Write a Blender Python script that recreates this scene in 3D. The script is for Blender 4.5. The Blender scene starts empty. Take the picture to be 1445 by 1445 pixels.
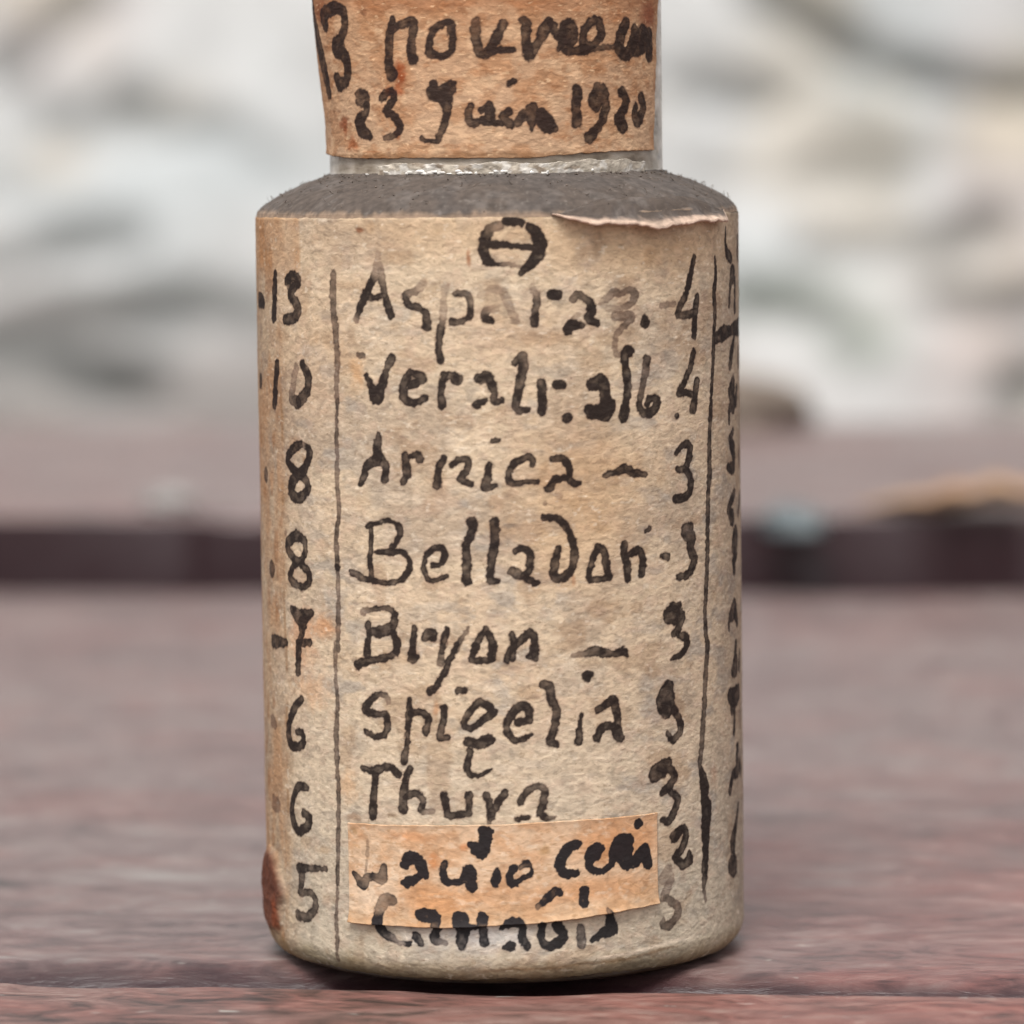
import bpy, math, random
import numpy as np
from mathutils import Matrix, Vector

S = bpy.context.scene
COL = S.collection
MM = 0.001
rad = math.radians

# ------------------------------------------------------------------ camera
PITCH, ROLL = rad(4.88), rad(0.72)
fw = Vector((0, math.cos(PITCH), -math.sin(PITCH)))
up0 = Vector((0, math.sin(PITCH), math.cos(PITCH)))
ex = Vector((1, 0, 0))
rt = math.cos(ROLL) * ex - math.sin(ROLL) * up0
up = math.cos(ROLL) * up0 + math.sin(ROLL) * ex
cd = bpy.data.cameras.new('camera')
cam = bpy.data.objects.new('camera', cd)
COL.objects.link(cam)
M = Matrix((rt, up, -fw)).transposed().to_4x4()
M.translation = Vector((0.57 * MM, -213 * MM, 40.1 * MM))
cam.matrix_world = M
cd.sensor_width = 36
cd.lens = 6000 / 1445 * 36
cd.clip_start = 0.01
cd.clip_end = 50
cd.dof.use_dof = True
cd.dof.focus_distance = 0.2055
cd.dof.aperture_fstop = cd.lens / 3.5
S.camera = cam

# ------------------------------------------------------------------ light (overcast daylight)
W = bpy.data.worlds.new('World')
S.world = W
W.use_nodes = True
nt = W.node_tree
nt.nodes.clear()
sky = nt.nodes.new('ShaderNodeTexSky')
sky.sky_type = 'NISHITA'
sky.sun_disc = False
SUN_EL, SUN_AZ = rad(61), rad(-165)
sky.sun_elevation = SUN_EL
sky.sun_rotation = SUN_AZ
sky.air_density = 1.0
sky.dust_density = 4.0
hs = nt.nodes.new('ShaderNodeHueSaturation')
hs.inputs['Saturation'].default_value = 0.12
bg = nt.nodes.new('ShaderNodeBackground')
bg.inputs['Strength'].default_value = 0.12
wo = nt.nodes.new('ShaderNodeOutputWorld')
nt.links.new(sky.outputs[0], hs.inputs['Color'])
nt.links.new(hs.outputs[0], bg.inputs['Color'])
nt.links.new(bg.outputs[0], wo.inputs[0])
sl = bpy.data.lights.new('sun', 'SUN')
sl.energy = 1.6
sl.angle = rad(22)
sl.color = (1.0, 0.965, 0.92)
so = bpy.data.objects.new('sun', sl)
COL.objects.link(so)
sd = Vector((math.sin(SUN_AZ) * math.cos(SUN_EL), math.cos(SUN_AZ) * math.cos(SUN_EL), math.sin(SUN_EL)))
so.rotation_euler = (-sd).to_track_quat('-Z', 'Y').to_euler()
so.location = sd * 3
vs = S.view_settings
vs.view_transform = 'Standard'
vs.look = 'None'
vs.gamma = 1
vs.use_curve_mapping = False
vs.exposure = 0.58

# ------------------------------------------------------------------ helpers
def lin(r, g, b):
    return np.array([((c / 255 + 0.055) / 1.055) ** 2.4 if c > 10 else c / 255 / 12.92 for c in (r, g, b)])


def tag(o, label=None, cat=None, group=None, kind=None):
    for k, v in (('label', label), ('category', cat), ('group', group), ('kind', kind)):
        if v:
            o[k] = v
    return o


def empty(name, loc=(0, 0, 0), rz=0.0):
    o = bpy.data.objects.new(name, None)
    o.empty_display_size = 0.01
    o.location = loc
    o.rotation_euler = (0, 0, rz)
    COL.objects.link(o)
    return o


def mesh_obj(name, V, F, mats, parent=None, smooth=True, attrs=None, fmat=None):
    """V (n,3) metres, F (m,k) ints or list of such arrays."""
    me = bpy.data.meshes.new(name)
    V = np.asarray(V, dtype=np.float32)
    Fs = [np.asarray(f, dtype=np.int32) for f in (F if isinstance(F, list) else [F]) if len(f)]
    loops = np.concatenate([f.ravel() for f in Fs])
    cnt = np.concatenate([np.full(len(f), f.shape[1], np.int32) for f in Fs])
    start = np.concatenate([[0], np.cumsum(cnt)[:-1]]).astype(np.int32)
    me.vertices.add(len(V))
    me.vertices.foreach_set('co', V.ravel())
    me.loops.add(len(loops))
    me.loops.foreach_set('vertex_index', loops)
    me.polygons.add(len(cnt))
    me.polygons.foreach_set('loop_start', start)
    me.polygons.foreach_set('loop_total', cnt)
    if fmat is not None:
        me.polygons.foreach_set('material_index', np.asarray(fmat, np.int32))
    me.polygons.foreach_set('use_smooth', np.full(len(cnt), smooth, bool))
    for m in (mats if isinstance(mats, (list, tuple)) else [mats]):
        me.materials.append(m)
    for k, a in (attrs or {}).items():
        if a.ndim == 2 and a.shape[1] == 4:
            at = me.attributes.new(k, 'FLOAT_COLOR', 'POINT')
            at.data.foreach_set('color', a.astype(np.float32).ravel())
        elif a.ndim == 2:
            at = me.attributes.new(k, 'FLOAT_VECTOR', 'POINT')
            at.data.foreach_set('vector', a.astype(np.float32).ravel())
        else:
            at = me.attributes.new(k, 'FLOAT', 'POINT')
            at.data.foreach_set('value', a.astype(np.float32).ravel())
    me.update(calc_edges=True)
    o = bpy.data.objects.new(name, me)
    COL.objects.link(o)
    if parent is not None:
        o.parent = parent
    return o


def grid_faces(nr, nc, wrap=False):
    r = np.arange(nr - 1)[:, None]
    c = np.arange(nc if wrap else nc - 1)[None, :]
    c2 = (c + 1) % nc
    return np.stack([r * nc + c, r * nc + c2, (r + 1) * nc + c2, (r + 1) * nc + c], -1).reshape(-1, 4)


def hash2(ix, iy, seed):
    h = (ix.astype(np.int64) * 374761393 + iy.astype(np.int64) * 668265263 + seed * 974711) & 0x7FFFFFFF
    h = ((h ^ (h >> 13)) * 1274126177) & 0x7FFFFFFF
    h = ((h ^ (h >> 16)) * 69069 + 1) & 0x7FFFFFFF
    return ((h >> 7) & 0xFFFF) / 65535.0


def vnoise(x, y, seed=0):
    x = np.asarray(x, float); y = np.asarray(y, float)
    ix = np.floor(x); iy = np.floor(y)
    fx = x - ix; fy = y - iy
    fx = fx * fx * (3 - 2 * fx); fy = fy * fy * (3 - 2 * fy)
    ix = ix.astype(np.int64); iy = iy.astype(np.int64)
    a = hash2(ix, iy, seed); b = hash2(ix + 1, iy, seed)
    c = hash2(ix, iy + 1, seed); d = hash2(ix + 1, iy + 1, seed)
    return (a + (b - a) * fx) * (1 - fy) + (c + (d - c) * fx) * fy


def fbm(x, y, octs=4, seed=0, gain=0.5):
    s = 0; a = 1; t = 0
    for i in range(octs):
        s = s + a * vnoise(x * 2 ** i + 17.3 * i, y * 2 ** i + 5.1 * i, seed + i)
        t += a; a *= gain
    return s / t            # 0..1, mean .5


def sstep(a, b, x):
    t = np.clip((x - a) / (b - a), 0, 1)
    return t * t * (3 - 2 * t)


def mix(col, c, f):
    return col + (np.asarray(c) - col) * f[..., None]


# ------------------------------------------------------------------ handwriting (label millimetres: along, up, stroke width, ink density)
NECK_WRITING = '''
-13.13 47.59 1.34 0.92,-11.97 45.92 1.21 0.92,-11.20 44.41 1.01 0.92,-10.77 43.04 0.77 0.92
-10.27 46.26 0.66 0.92,-10.45 46.78 0.78 0.92,-9.23 47.06 0.64 0.92,-8.56 46.85 0.51 0.92,-8.52 46.21 0.51 0.92,-8.86 45.57 0.60 0.92,-9.38 45.14 0.80 0.92,-8.63 44.67 0.69 0.92,-8.46 44.09 0.56 0.92,-8.67 43.51 0.52 0.92,-9.29 43.33 0.65 0.92,-9.51 43.66 0.61 0.92
-9.15 45.20 1.08 0.92
-5.30 46.36 0.42 0.92,-5.47 45.74 0.47 0.92,-5.57 44.79 0.47 0.92,-5.58 44.15 0.51 0.92,-5.42 43.77 0.66 0.92
-5.39 45.86 0.39 0.92,-4.91 46.10 0.45 0.92,-4.23 46.27 0.43 0.92,-4.09 46.02 0.43 0.92,-4.21 45.39 0.47 0.92,-4.26 44.76 0.54 0.92,-4.19 44.50 0.57 0.92
-2.37 46.23 0.33 0.92,-3.04 45.80 0.41 0.92,-3.26 45.11 0.44 0.92,-3.20 44.73 0.44 0.92,-2.59 44.60 0.37 0.92,-2.12 44.84 0.39 0.92,-2.05 45.47 0.43 0.92,-2.17 46.10 0.43 0.92,-2.37 46.23 0.36 0.92
-0.88 46.14 0.45 0.80,-0.89 45.32 0.48 0.85,-0.65 44.69 0.51 0.92,-0.07 44.81 0.45 0.92
-0.60 44.63 0.32 0.92,-0.21 44.81 0.38 0.92,0.05 45.31 0.51 0.92,0.44 46.06 0.45 0.92
-0.21 44.84 0.35 0.92,0.17 44.84 0.32 0.92,0.93 44.86 0.29 0.92
1.39 46.24 0.39 0.92,1.58 46.05 0.45 0.92,1.58 45.30 0.49 0.92,1.70 44.54 0.52 0.92
2.77 46.23 0.40 0.92,2.50 45.79 0.60 0.92,2.16 45.17 0.46 0.92,1.76 44.60 0.58 0.92
2.90 45.98 0.47 0.92,3.23 45.48 0.41 0.92,3.66 46.04 0.49 0.92,3.94 45.92 0.56 0.92,3.93 45.29 0.64 0.92,3.57 44.84 0.49 0.92,4.14 44.78 0.43 0.92,4.73 44.84 0.52 0.92
3.44 45.10 0.41 0.92,3.23 44.85 0.34 0.92
3.65 45.54 0.63 0.92
5.29 46.24 0.46 0.92,4.67 45.79 0.44 0.92,4.66 45.03 0.52 0.92,5.28 45.10 0.39 0.92,5.69 45.61 0.48 0.92,5.53 46.18 0.47 0.92
4.73 44.84 0.44 0.90,5.68 44.91 0.32 0.80,6.63 44.98 0.35 0.80
7.42 46.14 0.58 0.92,7.01 45.56 0.64 0.92,6.91 44.86 0.72 0.92,7.40 44.60 0.67 0.92,7.93 45.06 0.72 0.92,8.17 45.70 0.75 0.92
8.91 45.39 1.33 0.92,8.28 45.00 0.98 0.92
9.64 45.53 0.84 0.92,9.62 44.69 0.84 0.92
0.69 43.19 0.32 1.00,0.94 43.35 0.35 1.00
4.19 42.88 0.54 1.00,4.14 42.12 0.54 0.92,4.17 41.36 0.57 0.92
5.41 43.00 0.47 0.92,5.08 42.37 0.53 0.92,5.31 42.05 0.46 0.92,5.56 42.50 0.55 0.92,5.73 42.88 0.56 0.92,5.93 42.18 0.53 0.92,5.71 41.48 0.52 0.92,5.30 40.97 0.50 0.92,4.90 40.59 0.60 0.92
7.02 42.81 0.55 0.92,7.36 42.49 0.48 0.92,7.25 42.05 0.52 0.92,6.86 41.47 0.67 1.00,7.14 41.09 0.65 0.92
8.66 42.50 0.58 0.92,8.84 41.98 0.60 0.92,8.33 41.40 0.66 0.92,8.05 41.85 0.42 0.92,8.22 42.11 0.32 0.92
-7.69 42.85 0.50 0.92,-7.23 42.78 0.56 0.92,-7.23 42.40 0.47 0.92,-7.75 42.47 0.40 0.92
-7.14 42.27 0.46 0.92,-7.25 41.89 0.47 0.92,-7.73 41.51 0.70 1.00,-7.47 41.06 0.68 1.00,-6.98 40.80 0.45 0.92
-6.03 42.63 0.41 0.92,-5.77 42.88 0.40 0.92,-5.36 42.88 0.39 0.92,-5.37 42.49 0.43 0.92,-5.79 41.99 0.44 0.92,-5.38 41.80 0.47 0.92,-4.99 41.34 0.42 0.92,-5.08 40.96 0.38 0.92,-5.48 40.78 0.31 0.92,-5.90 40.69 0.28 0.92
-3.08 43.22 0.47 0.92,-3.23 42.84 0.48 0.92,-2.82 42.71 0.74 0.92,-2.28 43.01 0.66 0.92,-2.08 43.20 0.39 0.92,-2.42 42.51 0.60 0.92,-2.36 42.07 0.40 0.92,-2.50 41.37 0.33 0.92,-2.71 40.93 0.37 0.85,-2.92 40.53 0.30 0.85,-3.40 40.50 0.24 0.85,-3.75 40.66 0.31 0.92
-1.19 42.18 0.39 0.92,-1.32 41.80 0.39 0.92,-1.20 41.36 0.42 0.92,-0.69 41.48 0.32 0.92,-0.30 41.66 0.38 0.92,-0.30 42.17 0.45 0.92,-0.30 41.66 0.45 0.92,-0.12 41.41 0.38 0.92
-0.63 41.98 0.38 0.85,-0.25 42.16 0.38 0.85,-0.25 41.60 0.45 0.90,-0.64 41.41 0.32 0.92,0.31 41.34 0.29 0.92
0.64 41.90 0.45 0.92,0.38 41.65 0.38 0.92,0.69 41.27 0.45 0.92
1.40 41.83 0.39 0.85,1.14 41.39 0.39 0.85,1.86 42.08 0.46 0.92,1.85 41.64 0.59 0.92,1.78 41.00 0.26 0.92
2.25 41.82 0.53 0.92,2.51 41.31 0.86 1.00,2.97 41.05 0.34 0.92
'''
LABEL_WRITING = '''
-16.49 32.82 0.78 1.00,-15.54 32.75 0.74 1.00
-13.46 34.20 0.40 1.00,-13.61 33.21 0.56 1.00,-13.78 32.08 0.62 1.00
-12.16 33.86 0.55 0.92,-11.68 34.12 0.52 0.92,-11.18 34.03 0.46 0.92,-11.25 33.70 0.47 0.92,-11.73 33.51 0.46 0.92,-12.07 33.58 0.39 0.70
-11.54 33.55 0.54 0.92,-11.87 33.25 0.51 0.92,-11.40 32.83 0.56 0.92,-11.18 32.49 0.52 0.92,-11.58 32.05 0.54 0.92,-12.44 31.99 0.51 0.92
-8.52 34.23 0.41 0.75,-8.60 33.13 0.41 0.75,-8.51 31.95 0.41 0.75,-8.42 30.94 0.38 0.75,-8.38 29.92 0.32 0.70,-8.46 28.90 0.27 0.70,-8.43 27.67 0.24 0.70
-8.42 28.18 0.24 0.75,-8.51 26.65 0.24 0.75,-8.48 25.38 0.24 0.70,-8.51 24.10 0.26 0.70,-8.42 22.83 0.26 0.75,-8.62 21.54 0.26 0.75,-8.60 20.17 0.31 0.80,-8.56 18.98 0.24 0.70,-8.60 17.26 0.31 0.75,-8.63 16.06 0.24 0.70
-8.74 16.44 0.31 0.75,-8.83 14.98 0.24 0.70,-8.75 13.26 0.26 0.75,-8.85 11.53 0.29 0.75,-8.77 9.82 0.29 0.80,-8.74 8.52 0.29 0.80,-8.83 6.79 0.24 0.75,-8.88 4.62 0.24 0.75
-8.88 4.59 0.20 0.70,-9.03 3.28 0.23 0.70,-9.00 1.98 0.25 0.75,-9.09 0.92 0.20 0.65
-5.88 35.21 0.34 0.40,-5.95 34.42 0.47 0.50,-6.25 33.95 0.40 0.92,-6.66 33.15 0.39 0.92,-6.98 32.48 0.38 0.92,-7.20 32.05 0.30 0.55
-5.75 34.42 0.41 0.55,-5.58 33.49 0.39 0.92,-5.40 32.82 0.39 0.92,-5.22 32.28 0.44 0.92
-6.76 33.15 0.34 0.92,-6.07 33.16 0.33 0.92,-5.58 33.24 0.33 0.92
-3.61 33.79 0.39 0.35,-3.93 33.45 0.35 0.65,-4.47 33.25 0.34 0.92,-4.34 32.83 0.34 0.92,-3.85 32.66 0.35 0.92,-3.41 32.41 0.39 0.92,-3.42 31.78 0.45 0.92
-2.44 33.74 0.30 0.30,-2.54 33.16 0.32 0.35,-2.59 32.32 0.34 0.55,-2.73 31.49 0.33 0.92,-2.83 30.74 0.33 0.92,-2.75 30.15 0.36 0.92
-1.98 33.32 0.30 0.80,-1.48 33.32 0.32 0.80,-1.27 32.82 0.32 0.85,-1.36 32.23 0.32 0.92,-1.79 31.99 0.34 0.92,-2.17 31.99 0.34 0.92
-0.82 33.22 0.28 0.35,-0.21 33.55 0.34 0.30,0.30 33.37 0.36 0.35,0.55 32.69 0.39 0.40,0.88 32.00 0.39 0.40
-0.05 32.61 0.28 0.30,-0.48 32.53 0.34 0.70,-0.62 32.19 0.39 0.90,-0.36 32.03 0.39 0.90
-16.49 28.80 0.78 0.92
-13.43 29.76 0.51 1.00,-13.70 28.80 0.57 1.00,-13.87 27.84 0.59 1.00
-11.42 29.66 0.42 0.50,-11.77 28.79 0.46 0.50,-11.87 28.19 0.56 0.80,-11.39 27.99 0.63 0.92
-10.88 29.85 0.47 0.92,-10.47 29.27 0.53 0.92,-10.56 28.58 0.54 0.92,-11.23 28.04 0.57 0.92
-7.02 30.37 0.30 0.70,-6.76 30.37 0.29 0.70
-6.63 29.41 0.27 0.92,-6.34 28.86 0.38 0.92,-6.10 28.36 0.62 0.92
-5.21 30.27 0.41 0.92,-5.50 29.72 0.37 0.92,-5.75 29.04 0.47 0.92,-6.01 28.36 0.57 0.92
-4.26 29.60 0.36 0.92,-3.72 29.44 0.39 0.92,-3.64 29.23 0.35 0.92,-4.27 28.97 0.40 0.92
-4.35 29.48 0.37 0.92,-4.63 28.89 0.40 0.92,-4.59 28.34 0.45 0.92,-4.10 28.13 0.37 0.92,-3.52 28.39 0.28 0.92
-4.13 29.27 0.53 0.75
-2.59 29.48 0.34 0.92,-2.73 28.81 0.36 0.92,-2.70 28.06 0.41 0.92
-2.59 29.36 0.30 0.92,-2.21 29.48 0.30 0.92,-1.95 29.23 0.51 0.92
-0.98 29.31 0.38 0.92,-0.56 29.43 0.42 0.92,-0.23 29.05 0.40 0.92
-0.83 29.23 0.39 0.92,-0.44 29.27 0.43 0.92,-0.23 28.75 0.39 0.92,-0.20 28.23 0.36 0.92,0.15 28.23 0.30 0.92
-1.06 28.07 0.41 0.92,-0.63 28.28 0.28 0.92
0.77 30.02 0.31 0.92,1.16 30.36 0.39 0.92,1.20 29.76 0.48 0.92,1.02 28.99 0.41 0.92,0.84 28.30 0.39 0.92,0.87 27.83 0.39 0.92,1.35 27.78 0.33 0.92
2.06 29.05 0.44 0.92,2.09 28.36 0.44 0.92,2.04 27.68 0.45 0.92
2.76 28.93 0.40 0.92,3.03 28.99 0.44 0.92,3.11 28.87 0.31 0.92
3.48 29.23 0.16 0.50
3.28 27.36 0.49 1.00
4.58 28.90 0.60 1.00,5.05 29.01 0.70 1.00,5.23 28.45 0.57 1.00,5.37 27.84 0.81 1.00,5.22 27.49 0.75 1.00
5.37 27.94 0.76 1.00,4.94 27.57 0.70 1.00,4.37 27.72 0.46 1.00,4.46 27.41 0.35 1.00
6.55 30.43 0.55 1.00,6.29 30.18 0.44 0.92,6.43 29.35 0.44 0.92,6.47 28.57 0.42 0.92,6.36 27.88 0.44 0.92,6.31 27.36 0.49 0.92
6.26 27.73 0.44 0.92,6.22 27.28 0.54 0.92
7.61 30.00 0.44 0.85,7.49 29.31 0.40 0.75,7.26 28.45 0.36 0.75,7.14 27.76 0.41 0.92,7.46 27.40 0.47 0.92,8.02 27.55 0.49 0.92,8.20 28.06 0.42 0.92,7.75 28.08 0.37 0.92,7.58 27.83 0.37 0.92
10.82 30.17 0.43 0.92,10.59 29.52 0.37 0.92,10.08 28.76 0.35 0.92,9.68 28.25 0.36 0.92,10.29 28.27 0.38 0.92,11.01 28.01 0.38 0.92
11.10 28.80 0.44 0.92,10.94 28.01 0.48 0.92,10.78 27.49 0.60 0.92
9.53 27.21 0.34 0.92
8.61 32.53 0.31 0.60,9.41 32.59 0.33 0.60
10.96 34.77 0.30 0.92,10.65 33.90 0.37 0.92,10.21 32.95 0.36 0.92,9.66 32.10 0.43 0.92,10.34 32.03 0.39 0.92,11.08 32.13 0.39 0.92
11.16 32.83 0.39 0.92,11.00 31.96 0.41 0.92,10.91 31.00 0.41 0.92
12.96 34.71 0.21 0.92,13.05 34.00 0.32 0.92,12.82 32.95 0.38 0.92,12.91 32.06 0.35 0.92,12.79 31.18 0.34 0.92,12.67 30.13 0.33 0.92,12.55 29.07 0.30 0.92,12.44 28.02 0.32 0.92,12.24 26.92 0.32 0.92
12.44 27.77 0.36 0.85,12.22 26.19 0.35 0.85,12.19 24.42 0.41 0.85,11.99 22.66 0.34 0.85,11.95 20.89 0.37 0.85,11.84 19.12 0.36 0.85,11.64 17.36 0.32 0.85,11.87 15.56 0.36 0.85
11.87 15.93 0.42 0.80,11.68 14.44 0.38 0.80,11.48 12.67 0.40 0.80,11.30 11.35 0.37 0.80,11.12 10.04 0.35 0.85,11.35 9.29 0.64 1.00,11.50 8.73 0.69 1.00,11.41 8.39 0.54 1.00,11.65 7.82 0.85 1.00,11.55 6.85 0.70 1.00,11.54 5.77 0.58 1.00,11.44 4.80 0.49 0.90,11.35 4.09 0.28 0.80
11.43 4.43 0.49 0.85,11.34 3.90 0.28 0.70,11.50 3.29 0.20 0.60
0.17 36.50 0.39 0.65,-0.26 36.38 0.43 0.75,-0.53 35.95 0.52 0.85,-0.62 35.44 0.52 0.95,-0.50 34.92 0.47 0.92,-0.28 34.79 0.39 0.92
0.47 36.69 0.41 1.00,0.94 36.70 0.41 1.00,1.20 36.60 0.31 0.92
1.50 36.45 0.31 1.00,1.88 36.09 0.57 1.00,2.05 35.66 0.65 1.00,1.96 35.15 0.59 1.00,1.56 34.64 0.42 1.00,1.17 34.26 0.35 0.92
-0.36 35.61 0.36 1.00,0.33 35.60 0.34 1.00,0.93 35.53 0.26 1.00,1.61 35.45 0.31 1.00
-0.37 34.88 0.34 0.92,0.06 34.66 0.24 0.92,0.57 34.70 0.24 0.60,1.00 34.55 0.22 0.50
1.68 33.61 0.30 0.30,1.89 33.09 0.37 0.80,1.80 32.49 0.39 0.92,1.74 31.90 0.42 0.92
2.59 33.21 0.48 1.00,2.86 33.20 0.49 1.00
3.66 33.01 0.38 0.75,3.89 33.18 0.36 0.80,4.44 32.87 0.41 0.92,4.57 32.35 0.46 0.92,4.38 32.05 0.41 0.92,4.80 31.82 0.39 0.92
3.33 31.52 0.45 1.00,3.60 31.77 0.45 1.00,4.10 31.71 0.33 0.80
3.42 31.73 0.36 0.92,3.88 32.19 0.29 0.35
5.29 32.93 0.36 0.55,5.78 33.31 0.37 0.65,6.07 33.13 0.27 0.60,6.58 33.33 0.35 0.65,6.95 33.14 0.39 0.70,6.68 32.72 0.35 0.60,6.07 32.48 0.31 0.50,5.48 32.50 0.27 0.45,5.11 32.72 0.26 0.40,5.29 33.02 0.30 0.50
5.86 32.10 0.46 0.60,6.67 32.07 0.46 0.65,6.36 31.69 0.30 0.70,5.90 31.27 0.27 0.60,5.75 30.76 0.27 0.55,5.89 30.32 0.31 0.50,6.14 30.23 0.34 0.60
7.52 31.96 0.42 1.00,7.52 31.70 0.52 1.00
14.37 36.05 0.26 0.92,14.35 35.34 0.32 0.92,14.65 34.81 0.55 0.92,15.24 34.63 0.55 0.92
17.18 35.40 0.69 0.80,17.13 34.81 0.85 0.80
15.63 33.87 0.91 0.92,15.07 33.17 0.38 0.92,14.85 32.27 0.29 0.92
16.10 33.53 0.40 0.92,16.06 32.62 0.40 0.92,16.04 32.09 0.54 0.92
17.74 31.96 0.37 0.60
13.04 30.79 0.62 0.92,13.96 30.98 0.75 0.92,15.00 31.06 0.56 0.92,17.61 31.18 0.95 0.92
15.82 30.73 0.41 0.92,15.22 29.98 0.59 0.92,14.90 29.27 0.47 0.92
17.06 29.95 0.58 0.80,17.02 29.36 0.53 0.80
15.43 28.34 0.93 0.92,14.80 28.12 0.44 0.92,15.40 27.50 0.98 0.92,14.77 27.21 0.39 0.92,14.69 26.56 0.35 0.92
16.35 28.09 0.53 0.92,16.02 27.52 0.61 0.92
15.35 26.12 0.36 0.92,14.84 25.70 0.45 0.92,15.32 25.21 0.80 0.92,15.44 24.67 0.58 0.92,15.29 24.29 0.70 0.92,14.38 24.36 0.40 0.92
17.01 25.09 0.53 0.70,16.95 24.30 0.40 0.70
15.53 23.03 0.53 0.92,14.87 22.62 0.54 0.92,14.53 22.26 0.53 0.92,15.09 21.82 0.85 0.92
17.15 22.70 0.53 0.80,16.54 21.89 0.48 0.80
15.74 20.77 1.17 0.92,15.30 20.29 0.56 0.92,15.71 19.98 0.78 0.92,15.27 19.63 0.44 0.92,15.39 19.16 0.51 0.92
15.41 19.56 0.51 0.92,15.39 19.10 0.45 0.92
15.33 17.26 1.00 0.92,14.49 16.83 0.36 0.92,14.42 16.31 0.23 0.92
15.60 17.04 0.65 0.92,15.97 16.53 0.48 0.92
17.01 16.88 0.37 0.60,16.99 16.55 0.32 0.50
15.70 15.44 0.49 0.92,15.53 14.93 0.55 0.92,15.51 14.40 1.09 0.92,14.86 14.09 0.32 0.92
16.62 15.00 0.37 0.92,16.48 14.15 0.42 0.92
14.50 13.01 0.83 0.92,15.19 12.85 0.97 0.92,16.10 13.00 0.88 0.92
14.82 12.77 0.64 0.92,14.80 12.24 0.50 0.80
15.30 12.44 0.40 0.92,15.28 11.78 0.40 0.92,15.13 11.14 0.42 0.92
16.70 12.26 0.32 0.50,16.64 11.20 0.32 0.50
15.81 10.26 0.64 0.92,15.64 9.82 0.48 0.92,15.77 9.21 0.77 0.92,14.83 9.01 0.50 0.92,14.33 8.29 0.48 0.92
16.52 9.10 0.69 0.92,16.42 9.71 0.32 0.70
15.86 7.39 0.33 0.92,15.24 6.36 0.55 0.92,14.73 5.64 0.84 0.92,14.95 5.01 0.33 0.92
14.49 4.55 0.99 0.92,14.93 4.45 1.09 0.92
-15.59 24.21 0.74 0.80
-11.07 25.99 0.35 0.92,-11.79 25.74 0.47 0.92,-12.41 25.19 0.50 0.92,-12.07 24.78 0.48 0.92,-11.34 24.52 0.61 0.92,-10.73 24.94 0.47 0.92,-10.43 25.55 0.45 0.92,-10.63 25.84 0.36 0.92,-10.99 26.00 0.27 0.60
-11.34 24.52 0.61 0.92,-12.01 24.09 0.60 0.92,-12.11 23.57 0.61 0.92,-11.54 23.30 0.54 0.92,-10.77 23.65 0.50 0.92,-10.68 24.08 0.47 0.92,-11.19 24.49 0.54 0.92
-5.99 26.64 0.26 0.92,-6.08 25.96 0.44 0.92,-6.11 25.45 0.57 0.92,-6.71 25.06 0.43 0.92,-6.82 24.67 0.35 0.92,-7.03 24.24 0.30 0.92
-6.06 25.45 0.66 0.92,-5.77 25.29 0.47 0.92,-5.61 24.96 0.39 0.92,-5.69 24.45 0.41 0.92
-4.59 25.65 0.34 0.92,-4.51 25.06 0.40 0.92,-4.47 24.73 0.38 0.92,-4.75 24.38 0.36 0.92
-4.32 25.61 0.21 0.92,-3.96 25.66 0.35 0.92,-3.85 25.49 0.42 0.92
-2.65 25.54 0.31 0.92,-2.91 24.91 0.34 0.92,-3.01 24.20 0.41 0.92
-2.27 25.21 0.29 0.92,-1.88 25.48 0.30 0.92,-1.50 25.40 0.32 0.92,-1.55 25.00 0.34 0.92,-1.85 24.58 0.34 0.92,-1.71 24.41 0.32 0.92,-1.39 24.32 0.32 0.92
-0.45 25.20 0.35 0.92,-0.54 24.66 0.35 0.92,-0.67 24.11 0.35 0.92,-0.21 24.23 0.25 0.92
-0.31 26.33 0.24 0.92,-0.01 26.35 0.24 0.92
-11.67 21.53 0.49 0.92,-12.38 21.18 0.55 0.92,-12.57 20.86 0.51 0.92,-12.13 20.41 0.46 0.92,-11.40 20.17 0.42 0.92,-10.73 19.78 0.39 0.92,-10.67 19.27 0.41 0.92,-11.20 19.01 0.41 0.92,-12.18 19.20 0.43 0.92,-12.38 19.49 0.41 0.92,-11.98 19.95 0.42 0.92,-11.23 20.39 0.38 0.92,-10.92 20.80 0.37 0.92,-10.98 21.27 0.43 0.92,-11.68 21.48 0.55 0.92
-14.70 19.59 0.79 0.80
-8.60 20.09 0.39 0.92
-12.74 21.50 0.26 0.50
-6.71 22.17 0.29 0.92,-6.06 22.39 0.28 0.92,-5.48 22.49 0.28 0.92,-5.01 22.27 0.31 0.92,-4.93 21.85 0.29 0.92,-5.22 21.33 0.28 0.92,-5.36 21.23 0.28 0.92
-6.51 22.05 0.31 0.92,-6.50 21.29 0.27 0.92,-6.59 20.61 0.33 0.92,-6.50 19.85 0.29 0.92
-6.28 20.96 0.23 0.92,-5.41 20.99 0.33 0.92,-4.85 21.00 0.29 0.92,-4.44 20.59 0.34 0.92,-4.54 20.08 0.32 0.92,-4.87 19.69 0.31 0.92,-5.53 19.50 0.28 0.92,-6.31 19.56 0.29 0.92,-7.02 19.70 0.30 0.92,-7.65 19.92 0.39 0.92
-3.29 20.40 0.31 0.92,-2.89 20.45 0.24 0.92,-2.67 20.87 0.33 0.92,-2.79 21.21 0.33 0.92,-3.14 21.25 0.29 0.92,-3.50 20.95 0.28 0.92,-3.73 20.44 0.30 0.92,-3.65 19.93 0.30 0.92,-3.34 19.64 0.26 0.92,-2.64 19.90 0.26 0.92
-1.37 22.52 0.46 0.92,-1.33 22.05 0.42 0.92,-1.64 21.38 0.38 0.92,-1.62 20.71 0.41 0.92,-1.65 20.12 0.41 0.92,-1.62 19.70 0.49 0.92
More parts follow.
